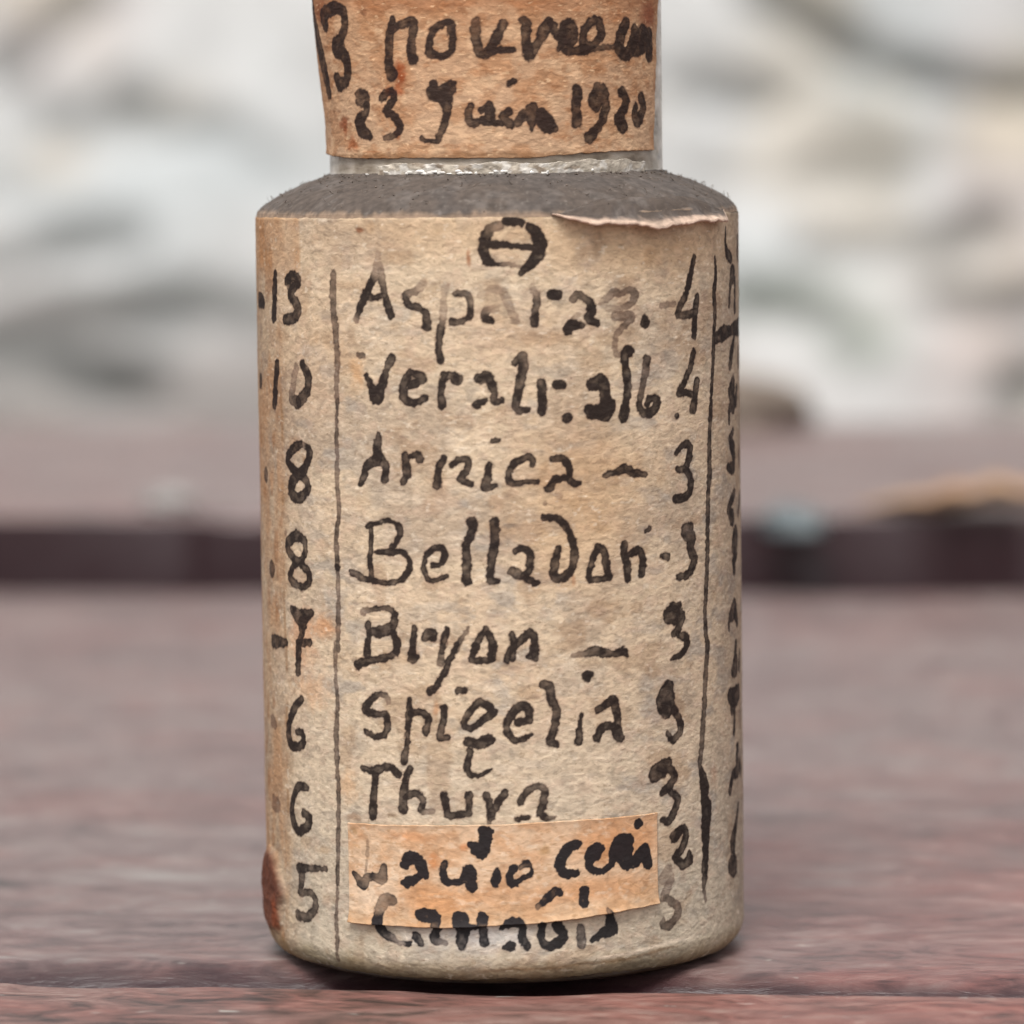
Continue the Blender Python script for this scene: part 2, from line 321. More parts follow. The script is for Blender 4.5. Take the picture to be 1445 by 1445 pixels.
-0.27 22.48 0.45 0.92,-0.28 21.52 0.41 0.92,-0.43 20.49 0.40 0.92,-0.50 19.71 0.39 0.92,-0.22 19.66 0.28 0.92
0.70 21.08 0.33 0.92,1.09 21.20 0.35 0.92,1.39 20.89 0.35 0.92,1.38 20.20 0.39 0.92,1.08 19.86 0.33 0.92,0.60 20.08 0.43 0.92,0.43 20.04 0.22 0.92
1.08 19.90 0.33 0.92,1.55 19.60 0.36 0.92,1.72 19.56 0.28 0.92
2.07 22.65 0.31 0.92,2.68 22.60 0.35 0.92,3.21 22.13 0.36 0.92,3.48 21.52 0.38 0.92,3.56 20.73 0.40 0.92,3.37 20.05 0.40 0.92,2.92 19.72 0.42 0.92,2.56 19.77 0.37 0.92,2.57 20.34 0.40 0.92,2.80 21.09 0.37 0.92
4.77 21.12 0.42 0.92,4.48 20.52 0.35 0.92,4.28 19.83 0.33 0.92,4.39 19.59 0.33 0.92,4.94 19.58 0.33 0.92,5.32 19.69 0.36 0.92,5.19 20.31 0.36 0.92,5.10 20.93 0.39 0.92,4.77 21.12 0.37 0.92
6.18 21.22 0.37 0.92,6.18 20.69 0.45 0.92,6.37 20.16 0.40 0.92,6.37 19.48 0.38 0.92
6.33 20.68 0.32 0.92,7.06 20.81 0.39 0.92,7.25 20.36 0.39 0.92,7.17 19.71 0.43 0.92
7.42 21.74 0.23 0.92,7.67 21.84 0.28 0.92
8.40 20.48 0.24 0.92,8.81 20.43 0.41 0.92
10.47 21.72 0.52 0.90,10.19 21.52 0.83 0.85,10.54 21.27 0.66 0.92,10.46 20.75 0.57 0.92,10.77 20.19 0.54 0.92,10.59 19.72 0.50 0.92,10.09 19.41 0.43 0.92,9.55 19.41 0.36 0.92
1.58 25.16 0.33 0.92,1.58 25.42 0.29 0.92,1.23 25.52 0.31 0.92,0.71 25.22 0.34 0.92,0.40 24.71 0.34 0.92,0.61 24.28 0.33 0.92,1.22 24.39 0.29 0.92,1.78 24.34 0.31 0.92
2.58 25.40 0.33 0.92,3.07 25.43 0.35 0.92,3.38 24.98 0.36 0.92,3.29 24.56 0.34 0.92,2.63 24.40 0.37 0.92,2.35 24.02 0.44 0.92
3.33 24.47 0.36 0.92,3.60 24.18 0.29 0.92,3.89 24.23 0.24 0.92
5.19 24.57 0.32 0.92,5.77 24.65 0.33 0.92,6.28 24.82 0.49 0.92,6.79 24.58 0.38 0.92,7.48 24.46 0.29 0.92
9.44 25.39 0.33 0.92,9.97 25.76 0.37 0.92,10.46 25.68 0.42 0.92,10.38 25.07 0.44 0.92,10.10 24.65 0.38 0.92,9.56 24.58 0.36 0.92
10.09 24.61 0.38 0.92,10.51 24.10 0.44 0.92,10.43 23.48 0.47 0.92,10.08 23.24 0.43 0.92,9.41 23.18 0.43 0.92
2.87 23.66 0.32 0.35,2.52 23.71 0.19 0.30
2.16 23.29 0.23 0.50
9.53 17.98 0.46 0.92,8.84 17.53 0.63 0.92,9.21 17.63 1.05 0.92,9.72 17.41 0.51 0.92,9.45 16.77 0.45 0.92,9.20 16.66 0.41 0.92
9.45 16.61 0.36 0.92,10.12 16.35 0.38 0.92,10.04 15.87 0.40 0.92,9.57 15.56 0.34 0.92,8.99 15.41 0.25 0.92
-14.62 16.01 0.68 0.92,-12.95 16.13 0.44 0.92
-12.23 17.81 0.40 0.92,-11.40 17.49 0.81 0.92,-10.57 17.77 0.41 0.92
-11.25 17.24 0.75 0.92,-11.35 16.71 0.48 0.92,-11.60 16.17 0.48 0.92
-11.68 16.23 0.40 0.92,-10.68 16.34 0.41 0.92
-11.60 16.22 0.48 0.92,-11.70 15.51 0.46 0.92,-11.73 14.82 0.52 0.92
-7.00 18.08 0.36 0.65,-6.13 18.25 0.32 0.90,-5.55 18.27 0.33 0.92,-5.27 17.94 0.37 0.92,-5.38 17.43 0.46 0.92,-5.96 17.15 0.55 0.92,-6.55 17.12 0.44 0.92
-6.75 17.45 0.35 0.92,-6.71 16.94 0.35 0.92,-6.83 16.17 0.35 0.92
-5.33 17.09 0.37 0.92,-5.18 16.75 0.40 0.92,-5.21 16.24 0.37 0.92
-6.82 16.68 0.35 0.92,-6.86 15.96 0.39 0.92
-5.18 16.76 0.35 0.92,-5.30 16.11 0.35 0.92,-5.98 15.87 0.36 0.92,-6.68 15.71 0.35 0.92,-7.36 15.48 0.49 0.92
-4.22 17.38 0.30 0.92,-4.32 16.78 0.32 0.92,-4.36 16.27 0.34 0.92
-4.35 16.40 0.34 0.92,-4.36 15.89 0.49 0.92,-4.11 16.03 0.32 0.92
-3.74 16.88 0.33 0.92,-3.47 17.14 0.52 0.92,-3.29 16.96 0.36 0.92
-2.59 17.39 0.27 0.92,-2.77 16.82 0.31 0.92,-2.87 16.31 0.33 0.92
-2.86 16.44 0.33 0.85,-2.96 15.71 0.33 0.80
-1.56 17.46 0.20 0.70,-1.91 16.91 0.25 0.75,-2.18 16.31 0.30 0.85
-2.13 16.61 0.32 0.92,-2.53 15.85 0.31 0.92,-2.79 15.25 0.29 0.92,-3.15 14.65 0.33 0.92,-3.51 14.37 0.40 0.92
-0.76 17.33 0.35 0.92,-1.11 16.83 0.34 0.92,-1.31 16.32 0.34 0.92
-1.24 16.53 0.35 0.92,-1.41 15.94 0.35 0.92,-0.87 15.88 0.32 0.92,-0.44 15.95 0.28 0.92
-0.64 17.15 0.34 0.92,-0.39 16.67 0.34 0.92,-0.44 15.98 0.34 0.92
-0.43 16.69 0.34 0.92,-0.57 15.98 0.31 0.92
0.48 17.09 0.40 0.92,0.61 16.74 0.36 0.92,0.47 15.97 0.34 0.92
0.43 16.42 0.33 0.92,0.23 15.86 0.34 0.92
0.69 16.61 0.36 0.92,1.30 17.16 0.43 0.92,1.56 16.81 0.39 0.92,1.59 15.94 0.35 0.92
1.51 16.40 0.35 0.92,1.46 16.09 0.38 0.92,1.25 16.04 0.24 0.92
3.46 16.02 0.20 0.60,3.96 16.04 0.34 0.80,4.61 16.14 0.46 0.92,5.47 15.97 0.42 0.92,6.07 16.02 0.43 0.92,6.32 15.76 0.24 0.92
4.13 14.98 0.53 1.00
4.36 15.01 0.33 1.00
-2.07 14.43 0.38 0.92,-1.88 14.41 0.38 0.92
-15.02 12.01 0.64 0.60,-14.57 11.88 0.49 0.60
-11.52 13.46 0.40 0.92,-12.04 13.05 0.45 0.92,-12.60 12.38 0.48 0.92,-12.82 11.65 0.50 0.92,-12.56 11.12 0.51 0.92,-11.85 11.07 0.44 0.92,-11.35 11.38 0.42 0.92,-11.42 11.81 0.39 0.92,-11.99 11.83 0.33 0.92
-5.68 13.80 0.32 0.50,-5.82 14.09 0.32 0.75,-6.31 14.07 0.35 0.92,-6.82 13.65 0.37 0.92,-6.98 13.30 0.40 0.92,-6.42 13.16 0.35 0.92,-5.83 13.15 0.34 0.92,-5.74 12.69 0.32 0.92,-5.95 12.12 0.34 0.92,-6.44 12.05 0.31 0.92,-6.95 12.28 0.34 0.92
-4.55 13.93 0.30 0.92,-4.60 13.25 0.34 0.92,-4.66 12.48 0.32 0.92,-4.74 11.63 0.29 0.92,-4.90 10.94 0.44 0.92
-4.51 13.21 0.30 0.92,-3.97 13.36 0.34 0.92,-3.62 13.03 0.35 0.92,-3.76 12.34 0.33 0.92
-2.82 13.54 0.38 0.92,-2.87 12.87 0.33 0.92,-3.06 12.17 0.33 0.92,-2.65 12.16 0.27 0.92
-1.15 13.89 0.32 0.92,-1.71 13.23 0.34 0.92,-1.84 12.72 0.34 0.92,-1.46 12.62 0.32 0.92,-0.86 13.06 0.35 0.92,-0.44 13.38 0.35 0.92,-0.77 13.74 0.38 0.92,-1.15 13.91 0.35 0.92
-1.64 12.00 0.52 0.92,-1.22 11.83 0.49 0.92,-0.66 12.06 0.52 0.92
-1.56 11.53 0.37 0.92,-1.74 10.85 0.34 0.92,-1.57 10.39 0.32 0.92,-1.15 10.36 0.25 0.92,-0.55 10.68 0.17 0.92
0.73 12.85 0.40 0.92,1.25 13.01 0.39 0.92,1.26 13.53 0.39 0.92,0.83 13.67 0.39 0.92,0.39 13.20 0.41 0.92,0.16 12.60 0.38 0.92,0.46 12.07 0.36 0.92,0.98 12.07 0.26 0.92,1.37 12.26 0.24 0.92
1.93 14.64 0.37 0.92,2.23 14.62 0.40 0.92,2.36 13.93 0.46 0.92,2.59 13.49 0.42 0.92,2.57 13.05 0.40 0.92,2.43 12.36 0.42 0.92,2.25 11.89 0.39 0.92,2.55 11.81 0.37 0.92
3.83 13.12 0.22 0.92,3.73 12.47 0.32 0.92,3.68 11.82 0.38 0.92
4.67 13.29 0.35 0.92,5.06 13.53 0.37 0.92,5.50 13.68 0.48 0.92,5.69 13.05 0.40 0.92,5.63 12.53 0.38 0.92,4.95 12.49 0.41 0.92,4.61 11.98 0.46 0.92
5.63 12.35 0.42 0.92,5.82 11.90 0.50 0.92
8.79 14.11 0.63 0.92,8.42 13.53 0.78 0.92,8.66 12.97 0.73 0.92,8.91 13.57 0.69 0.92
9.15 12.92 0.44 0.92,9.52 12.44 0.43 0.92,9.58 11.90 0.43 0.92,9.07 11.52 0.44 0.92,8.70 11.82 0.34 0.92
-7.19 10.46 0.34 0.92,-6.47 10.42 0.41 0.92,-5.68 10.64 0.43 0.92,-5.21 10.28 0.39 0.92
-6.48 10.17 0.37 0.92,-6.54 9.39 0.35 0.92,-6.67 8.22 0.43 0.92
-4.60 10.61 0.34 0.92,-4.84 9.91 0.36 0.92,-4.93 9.23 0.40 0.92,-4.96 8.59 0.44 0.92
-4.76 9.24 0.34 0.92,-4.21 9.43 0.34 0.92,-3.94 9.01 0.35 0.92,-4.04 8.58 0.37 0.85,-3.46 8.56 0.28 0.60
-2.88 9.39 0.38 0.92,-2.76 8.79 0.38 0.92,-2.67 8.39 0.36 0.92,-2.11 8.47 0.39 0.92,-1.68 8.56 0.35 0.92,-1.66 9.41 0.37 0.92
-0.87 9.41 0.37 0.90,-0.66 8.90 0.37 0.90,-0.59 8.30 0.37 0.90
0.08 9.54 0.33 0.92,-0.27 9.02 0.38 0.92,-0.58 8.50 0.38 0.92
-0.68 8.39 0.31 0.80,-0.68 8.05 0.22 0.70
0.81 9.05 0.39 0.85,1.03 9.44 0.39 0.85,1.56 9.77 0.36 0.85,1.95 9.58 0.35 0.85,1.90 8.88 0.39 0.90,1.72 8.54 0.39 0.90,1.98 8.25 0.35 0.90,2.38 8.24 0.26 0.70
0.72 8.22 0.28 0.92,1.15 8.34 0.24 0.92
8.68 10.40 0.54 0.92,8.03 10.21 0.63 0.92,7.80 9.83 0.59 0.92,8.74 10.09 0.48 0.92,9.10 9.74 0.47 0.92,8.79 9.24 0.43 0.92,8.37 9.02 0.42 0.92
8.85 8.97 0.39 0.92,9.34 8.56 0.45 0.92,9.08 7.97 0.42 0.92,8.65 7.57 0.43 0.92,8.29 7.66 0.33 0.92
-11.11 9.15 0.38 0.92,-11.83 9.15 0.44 0.92,-12.27 8.75 0.43 0.92,-12.58 8.01 0.45 0.92,-12.42 7.24 0.50 0.92,-11.90 6.91 0.47 0.92,-11.09 7.32 0.46 0.92,-10.93 7.69 0.42 0.92,-11.46 7.84 0.39 0.92
-14.96 7.86 0.83 0.60,-14.37 7.90 0.73 0.60
-11.96 5.11 0.53 0.85,-10.85 5.21 0.34 0.85,-9.74 5.30 0.31 0.85
-11.71 5.12 0.46 0.85,-11.73 4.42 0.46 0.85,-11.91 3.87 0.44 0.85,-11.03 3.99 0.38 0.85,-10.60 3.69 0.41 0.85,-10.69 3.16 0.44 0.85,-11.38 2.72 0.47 0.85,-12.13 2.74 0.52 0.85
9.07 6.76 0.53 0.92,9.71 7.08 0.44 0.92,9.91 6.70 0.47 0.92,9.57 6.03 0.43 0.92,9.18 5.72 0.47 0.92,9.69 5.34 0.56 0.92,10.17 5.46 0.51 0.92,10.17 5.77 0.41 0.92
8.68 5.16 0.52 0.55,8.31 4.76 0.53 0.45,8.79 4.88 0.48 0.50,8.60 4.28 0.47 0.55,8.36 3.82 0.44 0.65
8.54 3.80 0.42 0.70,9.27 3.30 0.45 0.70,9.20 2.86 0.45 0.70,8.76 2.48 0.43 0.75,8.28 2.49 0.37 0.75,8.29 2.72 0.26 0.70
-15.49 15.39 0.22 0.10
'''
STRIP_WRITING = '''
-6.89 6.94 0.17 0.40,-6.94 6.28 0.21 0.40
-6.97 6.04 0.06 0.35,-7.05 5.52 0.11 0.50
-7.70 5.29 0.31 0.75,-7.24 4.87 0.54 0.78,-6.96 5.18 0.40 0.72,-6.55 5.25 0.42 0.72,-6.15 5.19 0.54 0.70,-6.00 5.77 0.37 0.70
-4.86 5.96 0.51 1.00,-4.60 6.31 0.60 1.00,-4.18 6.22 0.56 1.00,-4.00 5.77 0.50 1.00,-3.83 5.44 0.38 1.00
-4.93 5.10 0.33 1.00,-4.62 5.23 0.45 1.00,-4.75 4.96 0.33 1.00,-4.07 5.48 0.44 1.00
-2.88 6.10 0.36 0.82,-2.94 5.70 0.36 0.85,-2.83 5.24 0.39 0.90,-2.37 5.20 0.32 0.92,-2.03 5.26 0.37 1.00,-1.73 5.78 0.54 1.00,-1.68 5.38 0.62 1.00,-1.57 4.95 0.48 1.00
-0.35 5.72 0.31 0.85,-0.44 5.16 0.42 0.92
-1.00 7.74 0.39 1.00,-0.58 7.65 0.23 1.00
-0.83 7.60 0.56 1.00,-0.92 7.15 0.59 1.00,-1.10 6.64 0.59 1.00
-1.60 7.03 0.28 1.00,-1.21 6.81 0.67 1.00,-0.93 6.86 0.50 1.00
0.44 5.88 0.37 1.00,0.26 5.55 0.35 1.00,0.37 5.15 0.37 1.00,0.82 5.36 0.31 0.92,1.22 5.58 0.28 0.92,1.28 5.92 0.20 0.85,1.00 6.10 0.31 0.85,0.73 5.88 0.18 0.70
3.54 6.90 0.44 1.00,3.13 6.81 0.50 1.00,2.78 6.31 0.55 1.00,2.65 5.87 0.50 1.00,2.94 5.51 0.44 1.00,3.47 5.54 0.33 1.00
4.07 6.12 0.39 1.00,4.44 6.27 0.45 1.00,4.69 6.59 0.40 1.00,4.44 6.71 0.39 1.00,4.20 6.51 0.45 1.00,4.07 5.90 0.39 1.00,4.31 5.59 0.39 1.00,4.80 5.53 0.34 0.92,5.17 5.76 0.34 0.92
5.24 5.81 0.34 0.92,5.44 6.59 0.53 1.00,5.76 6.96 0.54 1.00,6.22 6.92 0.48 1.00,6.21 6.52 0.48 1.00,5.88 6.38 0.88 1.00,6.07 5.85 0.66 1.00
6.13 5.61 0.29 1.00,6.67 5.91 0.55 1.00,7.09 6.38 0.50 1.00,7.22 5.85 0.57 1.00,7.29 5.64 0.51 1.00
6.76 7.64 0.50 1.00
-5.58 4.20 0.53 0.70,-5.97 4.17 0.60 0.62,-6.24 3.69 0.54 0.62,-6.38 3.16 0.54 0.95,-6.26 2.71 0.54 0.90,-5.74 2.35 0.41 0.70,-5.29 2.10 0.22 0.50,-4.79 2.10 0.34 0.85
-4.36 2.50 0.43 0.82,-4.12 2.11 0.25 0.80
-4.16 3.60 0.44 0.92,-3.80 3.56 0.67 1.00,-3.33 3.46 0.55 1.00,-3.33 2.95 0.45 0.80,-3.46 2.37 0.44 0.70,-2.93 2.22 0.26 0.55
-2.11 3.44 0.71 1.00,-2.03 2.93 0.62 0.85,-2.13 2.13 0.43 0.70
-2.28 3.21 0.34 0.90,-1.49 3.02 0.34 0.90
-1.08 3.51 0.53 0.92,-1.09 2.94 0.40 0.80,-1.04 2.31 0.50 0.72
-0.16 2.99 0.29 0.92,0.35 3.27 0.47 1.00,0.85 3.09 0.37 0.92,0.79 2.58 0.42 0.80,1.01 2.06 0.37 0.82
0.22 2.07 0.47 0.92,-0.06 2.02 0.20 0.85
1.54 3.98 0.31 0.70,2.06 4.41 0.37 0.85,2.41 4.74 0.43 0.92,2.64 4.61 0.32 0.92
1.76 3.06 0.37 0.85,1.75 2.37 0.37 0.85,2.09 2.02 0.43 0.85,2.61 2.22 0.49 0.90,2.85 2.55 0.38 0.92,2.50 3.02 0.49 0.92
3.87 4.60 0.50 0.92,3.81 4.03 0.39 0.92
3.67 2.84 0.44 0.65,3.72 2.04 0.47 0.60
4.96 3.72 0.22 0.60,5.21 3.18 0.46 0.92,5.26 2.60 0.58 0.92,4.76 2.47 0.46 0.92,4.27 2.17 0.24 0.92
'''
WALL_JOINTS = '''
-0.1456 0.0944 0.0076 0.60,-0.1634 0.0797 0.0076 0.60,-0.1787 0.0674 0.0086 0.60
-0.1715 0.0561 0.0091 0.40,-0.1640 0.0547 0.0076 0.40
-0.1338 0.0569 0.0101 0.60,-0.1275 0.0573 0.0101 0.60
-0.1566 0.0471 0.0076 0.40,-0.1315 0.0478 0.0076 0.45,-0.0988 0.0477 0.0076 0.40,-0.0840 0.0337 0.0086 0.30
-0.1853 -0.0014 0.0071 0.60,-0.1550 0.0057 0.0076 0.60,-0.1322 0.0097 0.0061 0.50
-0.1858 -0.0228 0.0091 0.50,-0.1479 -0.0183 0.0101 0.60,-0.1126 -0.0162 0.0116 0.70,-0.0900 -0.0202 0.0101 0.60
-0.1860 -0.0317 0.0101 0.70,-0.1609 -0.0358 0.0091 0.80,-0.1434 -0.0423 0.0101 0.90,-0.1257 -0.0443 0.0076 0.80
0.0874 0.0940 0.0071 0.70,0.1049 0.0863 0.0076 0.80,0.1224 0.0736 0.0076 0.85,0.1449 0.0634 0.0086 0.90,0.1650 0.0611 0.0076 0.85,0.1875 0.0578 0.0076 0.80
0.0596 0.0614 0.0055 0.40,0.0871 0.0553 0.0076 0.60,0.0997 0.0584 0.0061 0.40
0.1146 0.0312 0.0116 0.35,0.1384 0.0279 0.0116 0.30
0.1068 0.0012 0.0076 0.50,0.1345 0.0003 0.0081 0.50,0.1623 0.0050 0.0101 0.60,0.1723 0.0099 0.0086 0.60
0.0840 -0.0161 0.0071 0.60,0.0992 -0.0176 0.0081 0.70,0.1117 -0.0190 0.0066 0.60
0.1546 -0.0158 0.0076 0.50,0.1723 -0.0198 0.0086 0.60,0.1874 -0.0187 0.0086 0.60
0.1205 -0.0292 0.0086 0.40,0.1248 -0.0356 0.0086 0.40
0.1848 -0.0452 0.0111 0.70,0.1785 -0.0565 0.0101 0.60
'''


def parse(txt):
    return [np.array([[float(q) for q in p.split()] for p in l.split(',')]) for l in txt.strip().splitlines()]


def spline(P, step):
    if len(P) == 1:
        return P
    Q = np.vstack([2 * P[0] - P[1], P, 2 * P[-1] - P[-2]])
    out = []
    for i in range(1, len(Q) - 2):
        n = max(2, int(np.hypot(*(Q[i + 1] - Q[i])[:2]) / step) + 1)
        t = np.linspace(0, 1, n, endpoint=False)[:, None]
        a, b, c, d = Q[i - 1], Q[i], Q[i + 1], Q[i + 2]
        # centripetal-ish: damped tangents keep the pen from overshooting
        m0 = (c - a) * 0.42; m1 = (d - b) * 0.42
        h00 = 2 * t**3 - 3 * t**2 + 1; h10 = t**3 - 2 * t**2 + t
        h01 = -2 * t**3 + 3 * t**2; h11 = t**3 - t**2
        out.append(h00 * b + h10 * m0 + h01 * c + h11 * m1)
    out.append(Q[-2][None, :])
    return np.vstack(out)


class Ink:
    """Pen strokes soaked into paper, kept as a fine density raster over the sheet."""
    def __init__(self, u0, u1, v0, v1, res=0.03, seed=1):
        self.u0, self.v0, self.res = u0, v0, res
        self.nu = int((u1 - u0) / res) + 1; self.nv = int((v1 - v0) / res) + 1
        self.U, self.V = np.meshgrid(u0 + np.arange(self.nu) * res, v0 + np.arange(self.nv) * res)
        self.d = np.zeros((self.nv, self.nu), np.float32)
        self.wob = ((fbm(self.U / 0.17, self.V / 0.17, 2, seed) - 0.5) * 0.20 +
                    (fbm(self.U / 0.50, self.V / 0.45, 2, seed + 9) - 0.5) * 0.13).astype(np.float32)
        self.seed = seed

    def draw(self, strokes, soft=0.05):
        res = self.res
        for si, P in enumerate(strokes):
            pts = spline(P, 0.05)
            umin, vmin = (pts[:, :2] - pts[:, 2:3]).min(0) - 0.25
            umax, vmax = (pts[:, :2] + pts[:, 2:3]).max(0) + 0.25
            i0 = max(0, int((umin - self.u0) / res)); i1 = min(self.nu, int((umax - self.u0) / res) + 2)
            j0 = max(0, int((vmin - self.v0) / res)); j1 = min(self.nv, int((vmax - self.v0) / res) + 2)
            if i1 <= i0 or j1 <= j0:
                continue
            D = np.full((j1 - j0, i1 - i0), -9.0, np.float32)     # signed depth inside the stroke
            K = np.zeros_like(D)
            for x, y, w, k in pts:
                rr = w * 0.555 + 0.3
                a0 = max(i0, int((x - rr - self.u0) / res)); a1 = min(i1, int((x + rr - self.u0) / res) + 2)
                b0 = max(j0, int((y - rr - self.v0) / res)); b1 = min(j1, int((y + rr - self.v0) / res) + 2)
                if a1 <= a0 or b1 <= b0:
                    continue
                q = w * 0.555 - np.hypot(self.U[b0:b1, a0:a1] - x, self.V[b0:b1, a0:a1] - y)
                s = D[b0 - j0:b1 - j0, a0 - i0:a1 - i0]
                kk = K[b0 - j0:b1 - j0, a0 - i0:a1 - i0]
                up_ = q > s
                s[up_] = q[up_]; kk[up_] = k
            wob = self.wob[j0:j1, i0:i1]
            Dw = D + wob * 0.72
            cov = np.clip(Dw / (1.7 * soft) + 0.5, 0, 1)
            cov = cov * cov * (3 - 2 * cov)
            ring = np.exp(-((Dw - 0.03) / 0.05) ** 2) * 0.12       # ink dries darker at the rim
            body = fbm(self.U[j0:j1, i0:i1] / 0.35 + si * 3.1, self.V[j0:j1, i0:i1] / 0.35, 3, self.seed + 31)
            dens = np.clip(K * (0.74 + 0.44 * body) + ring * K, 0, 1) * cov
            old = self.d[j0:j1, i0:i1]
            self.d[j0:j1, i0:i1] = np.maximum(old, dens) + 0.15 * np.minimum(old, dens) * (1 - np.maximum(old, dens))

    def sample(self, u, v):
        x = np.clip((u - self.u0) / self.res, 0, self.nu - 1.001); y = np.clip((v - self.v0) / self.res, 0, self.nv - 1.001)
        ix = x.astype(int); iy = y.astype(int); fx = x - ix; fy = y - iy
        d = self.d
        return (d[iy, ix] * (1 - fx) + d[iy, ix + 1] * fx) * (1 - fy) + (d[iy + 1, ix] * (1 - fx) + d[iy + 1, ix + 1] * fx) * fy


def blot(u, v, cu, cv, ru, rv, soft=0.5, rough=0.35, seed=3, sc=1.2):
    """A stain: ellipse with a frayed border, 0..1."""
    n = (fbm(u / sc, v / sc, 4, seed) - 0.5) * 2 * rough
    d = np.sqrt(((u - cu) / ru) ** 2 + ((v - cv) / rv) ** 2) + n
    return 1 - sstep(1 - soft, 1 + soft * 0.3, d)


# ------------------------------------------------------------------ materials
def new_mat(name):
    m = bpy.data.materials.new(name)
    m.use_nodes = True
    n = m.node_tree.nodes
    p = n.get('Principled BSDF')
    return m, n, m.node_tree.links, p


def paper_mat(name, rough=0.85, bump=0.5):
    m, n, L, p = new_mat(name)
    a = n.new('ShaderNodeAttribute'); a.attribute_name = 'paint'
    s = n.new('ShaderNodeAttribute'); s.attribute_name = 'sheet'
    mp = n.new('ShaderNodeMapping'); mp.inputs['Scale'].default_value = (1.7, 3.2, 1)
    L.new(s.outputs['Vector'], mp.inputs['Vector'])
    t1 = n.new('ShaderNodeTexNoise'); t1.inputs['Scale'].default_value = 1.0
    t1.inputs['Detail'].default_value = 5; t1.inputs['Distortion'].default_value = 1.0
    L.new(mp.outputs[0], t1.inputs['Vector'])
    t2 = n.new('ShaderNodeTexNoise'); t2.inputs['Scale'].default_value = 4.0; t2.inputs['Detail'].default_value = 3
    L.new(s.outputs['Vector'], t2.inputs['Vector'])
    r = n.new('ShaderNodeMapRange'); r.inputs[1].default_value = 0.3; r.inputs[2].default_value = 0.7
    r.inputs[3].default_value = 0.76; r.inputs[4].default_value = 1.14
    L.new(t1.outputs[0], r.inputs[0])
    mx = n.new('ShaderNodeVectorMath'); mx.operation = 'SCALE'
    L.new(a.outputs['Color'], mx.inputs[0]); L.new(r.outputs[0], mx.inputs['Scale'])
    L.new(mx.outputs[0], p.inputs['Base Color'])
    ad = n.new('ShaderNodeMath'); ad.operation = 'ADD'
    L.new(t1.outputs[0], ad.inputs[0]); L.new(t2.outputs[0], ad.inputs[1])
    b = n.new('ShaderNodeBump'); b.inputs['Strength'].default_value = bump; b.inputs['Distance'].default_value = 0.00006
    L.new(ad.outputs[0], b.inputs['Height']); L.new(b.outputs[0], p.inputs['Normal'])
    p.inputs['Roughness'].default_value = rough
    p.inputs['Specular IOR Level'].default_value = 0.25
    return m


def ramp(n, stops):
    r = n.new('ShaderNodeValToRGB')
    el = r.color_ramp.elements
    while len(el) < len(stops):
        el.new(0.5)
    for e, (pos, c) in zip(el, stops):
        e.position = pos
        e.color = tuple(c) + (1,) if len(c) == 3 else c
    return r


